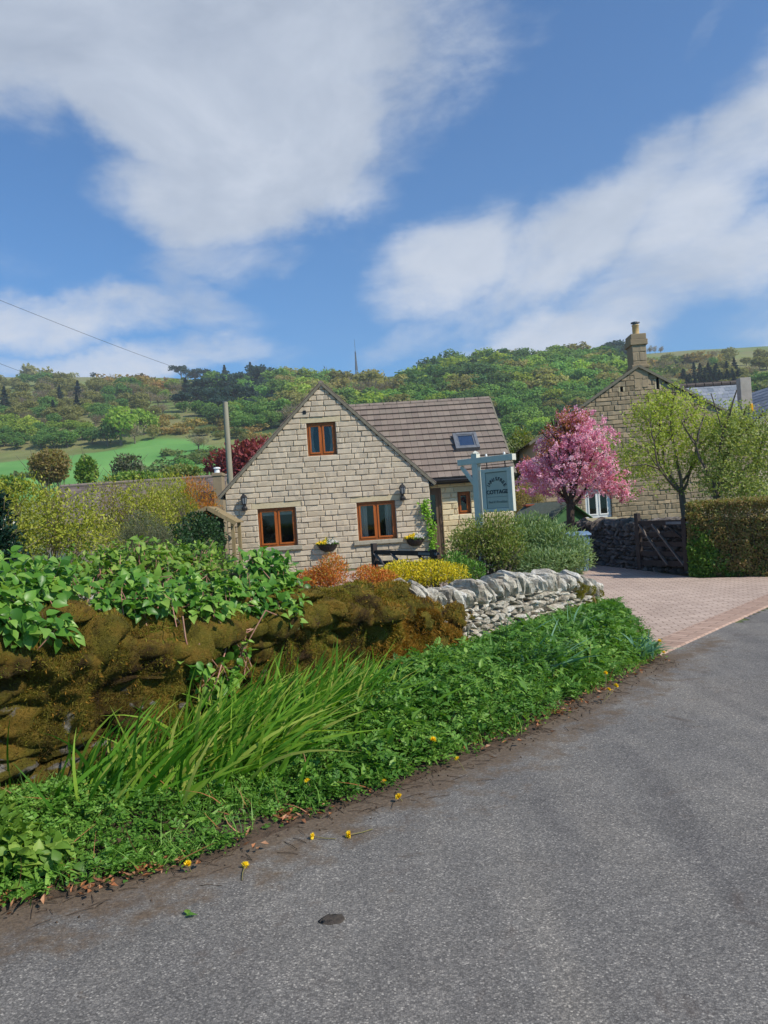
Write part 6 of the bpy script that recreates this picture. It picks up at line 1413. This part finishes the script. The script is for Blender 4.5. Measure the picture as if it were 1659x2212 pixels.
zone([(420, 900), (580, 885), (590, 930), (520, 935), (430, 905)], 20, dict(green=.5, lime=.4, dark=.1), (32, 46), 'below the dark conifer wood', 17)
zone([(-200, 925), (180, 930), (215, 955), (215, 965), (-200, 985)], 54, dict(lime=.35, green=.65), (26, 42), 'in the low wood at the upper edge of the left meadow', 17)
zone([(-200, 832), (390, 830), (400, 895), (330, 905), (220, 925), (-200, 935)], 235, dict(olive=.2, bare=.14, green=.3, lime=.12, dark=.06, bush=.12, gorse=.08), (16, 36), 'scattered over the upper left hillside', 10)
zone([(340, 900), (440, 905), (560, 925), (560, 960), (440, 950), (350, 935)], 24, dict(gorse=.4, bush=.3, olive=.3), (12, 24), 'on the rough slope above the meadow', 14)
zone([(1340, 790), (1480, 782), (1659, 772), (1720, 772), (1720, 880), (1345, 880)], 105, dict(olive=.35, bare=.2, green=.25, bush=.1, gorse=.1), (16, 34), 'scattered on the right moorland slope', 11)
zone([(1470, 826), (1600, 812), (1605, 848), (1490, 856)], 42, dict(pine=1), (30, 44), 'in the conifer plantation behind the slate roof', 9)
zone([(1600, 840), (1720, 830), (1720, 890), (1620, 890)], 16, dict(green=.4, pine=.6), (26, 38), 'at the right edge of the hillside', 14)
zone([(1292, 782), (1350, 778), (1352, 790), (1300, 796)], 12, dict(pine=1), (36, 50), 'in the dark clump on the crest left of the chimney', 9, 'scots')
zone([(380, 818), (400, 818), (590, 830), (560, 840), (480, 836)], 12, dict(pine=1), (26, 36), 'along the crest left of the gable', 12, 'scots')
# single trees one can pick out
for k, u, v, h, lab, sq, sh in (('olive', 62, 813, 36, 'large domed tree alone on the left skyline', .9, 'low'), ('olive', 120, 813, 14, 'low olive-brown tree beside the domed tree on the skyline', .9, 'low'), ('olive', 152, 813, 13, 'low wide tree right of the domed tree on the skyline', .9, 'low'), ('pine', 12, 898, 66, 'tall dark conifer at the left edge of the hillside', 1.0, 'pine'),
                     ('pine', 117, 912, 50, 'dark conifer lowest of the three on the left hillside', 1.1, 'pine'), ('pine', 168, 900, 50, 'dark conifer right of the lowest one on the left hillside', 1.1, 'pine'), ('pine', 130, 870, 40, 'slim dark conifer uppermost on the left hillside', 1.0, 'pine'), ('pine', 170, 872, 52, 'dark pointed conifer above the wide one on the left hillside', 1.1, 'pine'),
                     ('lime', 262, 962, 92, 'largest yellow-green tree at the top of the meadow', 1.0, None), ('lime', 312, 940, 62, 'yellow-green tree behind the largest one above the meadow', 1.0, None), ('dark', 232, 965, 60, 'dark green tree left of the largest yellow-green one', .9, None), ('bare', 292, 958, 62, 'leafless tree right of the largest yellow-green one', .8, None), ('olive', 330, 950, 36, 'small brown tree right of the leafless one', 1.0, None), ('bare', 430, 975, 42, 'grey leafless tree at the right end of the meadow', 1.2, None), ('green', 455, 905, 40, 'round green tree below the conifers', 1, None), ('green', 498, 915, 44, 'round dark green tree above the utility pole', 1.0, None), ('pine', 200, 812, 14, 'tiny dark tree on the skyline mid left', 1.1, 'scots')):
    plant(k, u, v, h, lab, None, sh, squash=sq, force=True, y=None if v > 816 else 668)
for u in (1405, 1416, 1428): plant('bare', u, 778 - (u - 1405) * .2, 20, 'tiny bare trees on the skyline right of the chimney', 'bare skyline trees right of the chimney', squash=.7, force=True, y=600)
for (u, v) in ((360, 985), (395, 1000), (440, 1000), (80, 1030), (350, 1022), (400, 1020), (452, 985)): plant(['bush', 'green', 'bush'][int(u) % 3], u, v, rng.uniform(20, 34), 'bushy growth along the lower edge of the meadow', 'bushes along the lower edge of the meadow', squash=1.2, force=True)
bl = [t for t in FARL if t['kind'] in ('lime', 'green', 'dark', 'olive')]; bl.sort(key=lambda t: (-t['force'], -t['px'])); over = {id(t) for t in bl[285:]}
SM_ = MB(); mats_ = ['lime', 'green', 'dark', 'olive']; var = 0
for t in FARL:
    var = (var + 1) % 4; me = proto_mesh(t['kind'], t['sh'], var); az = rng.uniform(0, 6.28); p = t['p']; sx = t['s'] * t['sq']
    o = bpy.data.objects.new(NAMES[t['kind']], me)
    o.location = (p[0], p[1], p[2] - .1 * t['s']); o.rotation_euler = (0, 0, az); o.scale = (sx, sx, t['s'])
    if id(t) in over:
        Vm = np.zeros(len(me.vertices) * 3, np.float32); me.vertices.foreach_get('co', Vm); Vm = Vm.reshape(-1, 3) * [sx, sx, t['s']]; c, s = math.cos(az), math.sin(az)
        Vm = np.stack([Vm[:, 0] * c - Vm[:, 1] * s, Vm[:, 0] * s + Vm[:, 1] * c, Vm[:, 2]], -1) + np.array(o.location)
        fs = {}
        for pl in me.polygons: fs.setdefault((len(pl.vertices), pl.material_index), []).append(tuple(pl.vertices))
        at = np.zeros(len(me.vertices), np.float32); me.attributes['t'].data.foreach_get('value', at)
        n0 = SM_.n; first = True
        for (kk, mi), fl in fs.items():
            if first: SM_.add(Vm, np.array(fl), at, 4 if mi else mats_.index(t['kind'])); first = False
            else: SM_.F.append(np.array(fl) + n0); SM_.M.append(np.full(len(fl), 4 if mi else mats_.index(t['kind'])))
        bpy.data.objects.remove(o); continue
    COL.objects.link(o); k = t['kind']
    tag(o, t['label'], {'conifer': 'tree', 'gorse_bush': 'bush', 'hill_bush': 'bush'}.get(NAMES[k], 'tree'), t['group'])
if SM_.n: tag(SM_.build('distant_woodland', [M['far_' + k] for k in mats_] + [M['bark']]), 'farther broadleaf trees filling out the woods on the hill', 'woodland', kind='stuff')
print('far trees', len(FARL), 'stuff', len(over))
# trees between garden and meadow
midtree('brown_budding_tree', 'round brown budding tree standing before the meadow at the left', 108, 965, 1048, 55, 64, 'brown_shrub', 3600, .3)
midtree('slim_green_tree', 'narrow mid-green tree right of the brown budding tree', 188, 978, 1060, 28, 62, 'nettle_leaf', 1900, .3)
midtree('grey_twiggy_tree', 'pale grey twiggy tree before the meadow', 275, 975, 1050, 45, 66, 'grey_shrub', 1300, .3)
midtree('low_green_thicket', 'green thicket below the grey twiggy tree', 290, 1015, 1060, 80, 61, 'nettle_leaf', 2200, .3)
midtree('left_edge_thicket', 'green thicket at the left edge left of the brown budding tree', 10, 1026, 1070, 62, 61, 'nettle_leaf', 2200, .3)
midtree('meadow_corner_thicket', 'mid-green thicket at the meadow corner left of the red acer', 395, 1000, 1045, 55, 64, 'olive_leaf', 1500, .3)
# radio mast
mp = T(770, 812, 400, 700); mp = np.array([P(770, 800, 640)[0], 640, terr(P(770, 800, 640)[0], 640)]); Hm = P(768, 733, 640)[2] - mp[2]
r = thing('radio_mast', 'thin lattice radio mast standing on the skyline above the gable', 'mast', mp)
b = MB(); M['mast'] = simple('mast', lin(70, 72, 80), lin(90, 92, 98), 1, .6)
leg = lambda k, f: mp + np.array([math.cos(k * 2 * PI / 3 + .4), math.sin(k * 2 * PI / 3 + .4), 0]) * (2.0 * (1 - f) ** 1.2 + .35) + np.array([0, 0, Hm * .78 * f])
L_ = np.linspace(0, 1, 12)
for k in range(3): b.tube([leg(k, f) for f in L_], .22, 4)
b.build('lattice_leg', M['mast'], r); b = MB()
for f0, f1 in zip(L_[:-1], L_[1:]):
    for k in range(3): b.tube([leg(k, f0), leg((k + 1) % 3, f1)], .09, 4); b.tube([leg(k, f1), leg((k + 1) % 3, f1)], .09, 4)
b.build('bracing', M['mast'], r); b = MB(); b.tube([mp + [0, 0, Hm * .76], mp + [0, 0, Hm]], [.2, .12], 5); b.tube([mp + [0, 0, Hm * .45], mp + [0, 0, Hm * .6]], .7, 6); b.build('antenna', M['mast'], r)
# distant pole carrying the wires (its foot stands among the trees)
for i, (u, y, lab) in enumerate(((560, 150, 'distant wire pole hidden among trees behind the gable'), (180, 130, 'distant wire pole at the edge of the left meadow'))):
    q = P(u, 838 if i == 0 else 835, y)
# ------------------------------------------------------------------ sky, sun, camera
SUN = np.array([.62, -.40, .68]); SUN /= np.linalg.norm(SUN)
w = bpy.data.worlds.new('World'); SC.world = w; w.use_nodes = True; nt = w.node_tree; bg = nt.nodes['Background']; bg.inputs['Strength'].default_value = .1
sky = nd(nt, 'ShaderNodeTexSky', sky_type='NISHITA'); sky.sun_disc = False; sky.sun_elevation = math.asin(SUN[2]); sky.sun_rotation = math.atan2(SUN[0], SUN[1]); sky.air_density = 1.0; sky.dust_density = .6; sky.ozone_density = 2.0; sky.altitude = 150
tc = nd(nt, 'ShaderNodeTexCoord'); vec = tc.outputs['Generated']; sep = nd(nt, 'ShaderNodeSeparateXYZ'); nt.links.new(vec, sep.inputs[0])
azn = math2(nt, 'ARCTAN2', sep.outputs[0], sep.outputs[1]); eln = math2(nt, 'ARCSINE', sep.outputs[2], None)
cmb = nd(nt, 'ShaderNodeCombineXYZ'); nt.links.new(azn, cmb.inputs[0]); nt.links.new(eln, cmb.inputs[1])
def ae(u, v):
    d = unit(ray(u, v)); return math.atan2(d[0], d[1]), math.asin(d[2])
def wn(scale, detail, rough, stretch=None, rot=0.0, dist=0.0, col=False):
    v = cmb.outputs[0]
    if stretch: mp = nd(nt, 'ShaderNodeMapping'); mp.inputs['Rotation'].default_value = (0, 0, rot); mp.inputs['Scale'].default_value = stretch; nt.links.new(v, mp.inputs[0]); v = mp.outputs[0]
    n = nd(nt, 'ShaderNodeTexNoise'); n.inputs['Scale'].default_value = scale; n.inputs['Detail'].default_value = detail; n.inputs['Roughness'].default_value = rough; n.inputs['Distortion'].default_value = dist; nt.links.new(v, n.inputs['Vector'])
    return n.outputs['Color' if col else 'Fac']
# bend the directions a little so that the cloud edges fray
wv = nd(nt, 'ShaderNodeVectorMath', operation='SUBTRACT'); nt.links.new(wn(3.2, 6, .6, col=True), wv.inputs[0]); wv.inputs[1].default_value = (.5, .5, .5)
ws = nd(nt, 'ShaderNodeVectorMath', operation='SCALE'); nt.links.new(wv.outputs[0], ws.inputs[0]); ws.inputs['Scale'].default_value = .16
wa_ = nd(nt, 'ShaderNodeVectorMath', operation='ADD'); nt.links.new(cmb.outputs[0], wa_.inputs[0]); nt.links.new(ws.outputs[0], wa_.inputs[1])
def blob(u, v, ru, rv, rot, wgt, soft=1.0):
    a, e = ae(u, v); mp = nd(nt, 'ShaderNodeMapping', vector_type='TEXTURE'); mp.inputs['Location'].default_value = (a, e, 0); mp.inputs['Rotation'].default_value = (0, 0, math.radians(rot)); mp.inputs['Scale'].default_value = (ru / 1750, rv / 1750, 1)
    nt.links.new(wa_.outputs[0], mp.inputs[0]); ln = nd(nt, 'ShaderNodeVectorMath', operation='LENGTH'); nt.links.new(mp.outputs[0], ln.inputs[0])
    mr = nd(nt, 'ShaderNodeMapRange', interpolation_type='SMOOTHSTEP'); mr.inputs['From Min'].default_value = 1 + soft * .45; mr.inputs['From Max'].default_value = 1 - soft * .55; mr.inputs['To Max'].default_value = wgt; nt.links.new(ln.outputs['Value'], mr.inputs['Value']); return mr.outputs[0]
BL = [(480, 40, 560, 190, 0, 1.1), (420, 260, 440, 160, -18, 1.1), (640, 300, 280, 160, 30, 1.0), (470, 440, 260, 130, 0, .95), (480, 560, 170, 90, 0, .6, 1.3), (-150, 0, 300, 250, 0, 1.0), (800, 190, 200, 170, 40, .55, 1.3),
      (120, 690, 330, 55, 3, .75, 1.2), (300, 780, 330, 40, 0, .7, 1.3), (420, 660, 130, 60, -30, .5, 1.4),
      (1000, 570, 200, 110, 12, .95, 1.3), (1250, 520, 330, 100, 24, .9, 1.3), (1560, 380, 330, 110, 40, .85, 1.3), (1500, 600, 360, 90, 15, .8, 1.4), (1300, 690, 500, 60, 10, .7, 1.3), (1680, 250, 200, 80, 48, .65, 1.3), (1010, 200, 90, 60, 45, .3, 1.4), (1500, 70, 140, 26, 40, .3, 1.3), (900, 740, 200, 40, 10, .4, 1.4),
      (2500, 500, 700, 300, 20, .8, 1.4), (-1200, 300, 600, 260, 0, .9, 1.3), (3800, -300, 900, 300, 10, .8, 1.4), (-2600, -600, 800, 400, 0, .9, 1.4), (800, -1400, 900, 400, 0, .8, 1.4)]
acc = None
for q in BL:
    o = blob(*q); acc = o if acc is None else math2(nt, 'MAXIMUM', acc, o)
fine = wn(5.5, 9, .62, (1, 2.0, 1), math.radians(-24), .4); wisp = wn(4, 10, .68, (1, 3.4, 1), math.radians(-33), .3)
dens = math2(nt, 'ADD', acc, math2(nt, 'ADD', math2(nt, 'MULTIPLY', math2(nt, 'SUBTRACT', fine, .5), 1.15), math2(nt, 'MULTIPLY', math2(nt, 'SUBTRACT', wisp, .5), .85)))
mask = nd(nt, 'ShaderNodeMapRange', interpolation_type='SMOOTHSTEP'); mask.inputs['From Min'].default_value = .14; mask.inputs['From Max'].default_value = .95; nt.links.new(dens, mask.inputs['Value'])
tonef = wn(3.4, 8, .6, (1, 1.7, 1), .2, .5); elr = nd(nt, 'ShaderNodeMapRange'); elr.inputs['From Min'].default_value = .15; elr.inputs['From Max'].default_value = .62; elr.inputs['To Min'].default_value = .22; elr.inputs['To Max'].default_value = -.2; nt.links.new(eln, elr.inputs['Value'])
ccol = ramp(nt, math2(nt, 'ADD', tonef, elr.outputs[0]), [(.22, (2.9, 3.35, 4.15)), (.48, (4.2, 4.65, 5.4)), (.72, (5.9, 6.2, 6.8))])
SKYC = nd(nt, 'ShaderNodeMix', data_type='RGBA', blend_type='MULTIPLY'); SKYC.inputs[0].default_value = 1.0; nt.links.new(sky.outputs[0], SKYC.inputs[6]); SKYC.inputs[7].default_value = (.36, .77, 1.1, 1)
fm_ = mix(nt, math2(nt, 'MULTIPLY', mask.outputs[0], .93), SKYC.outputs[2], ccol); nt.links.new(fm_, bg.inputs['Color'])
sl_ = bpy.data.lights.new('sun', 'SUN'); sl_.energy = 3.7; sl_.angle = math.radians(.6); sl_.color = (1, .92, .79)
so = bpy.data.objects.new('sun', sl_); COL.objects.link(so); so.rotation_euler = Vector(tuple(-SUN)).to_track_quat('-Z', 'Y').to_euler(); so.location = (20, -20, 40)
cd = bpy.data.cameras.new('camera'); cam = bpy.data.objects.new('camera', cd); COL.objects.link(cam); cam.location = tuple(EYE); cam.rotation_euler = (PI / 2, ROLL, 0)
cd.sensor_fit = 'VERTICAL'; cd.sensor_height = 36; cd.sensor_width = 27; cd.lens = 36 * FPX / 2212; cd.clip_start = .05; cd.clip_end = 6000
SC.camera = cam
vs = SC.view_settings; vs.view_transform = 'Standard'; vs.look = 'None'; vs.exposure = 0.45; vs.gamma = 1.0
SC.render.resolution_x = 768; SC.render.resolution_y = 1024
SC.cycles.max_bounces = 6; SC.cycles.transparent_max_bounces = 8; SC.cycles.caustics_reflective = False; SC.cycles.caustics_refractive = False

# ------------------------------------------------------------------ a trace of haze
m = bpy.data.materials.new('haze_air'); m.use_nodes = True; nt = m.node_tree; nt.nodes.remove(nt.nodes['Principled BSDF'])
pv = nd(nt, 'ShaderNodeVolumePrincipled'); pv.inputs['Color'].default_value = (.88, .93, 1, 1); pv.inputs['Density'].default_value = .00036; pv.inputs['Anisotropy'].default_value = .2
nt.links.new(pv.outputs[0], nt.nodes['Material Output'].inputs['Volume'])
b = MB(); b.span((-1250, -80, -2.2), (1250, 1150, 260)); tag(b.build('haze', m), kind='stuff')
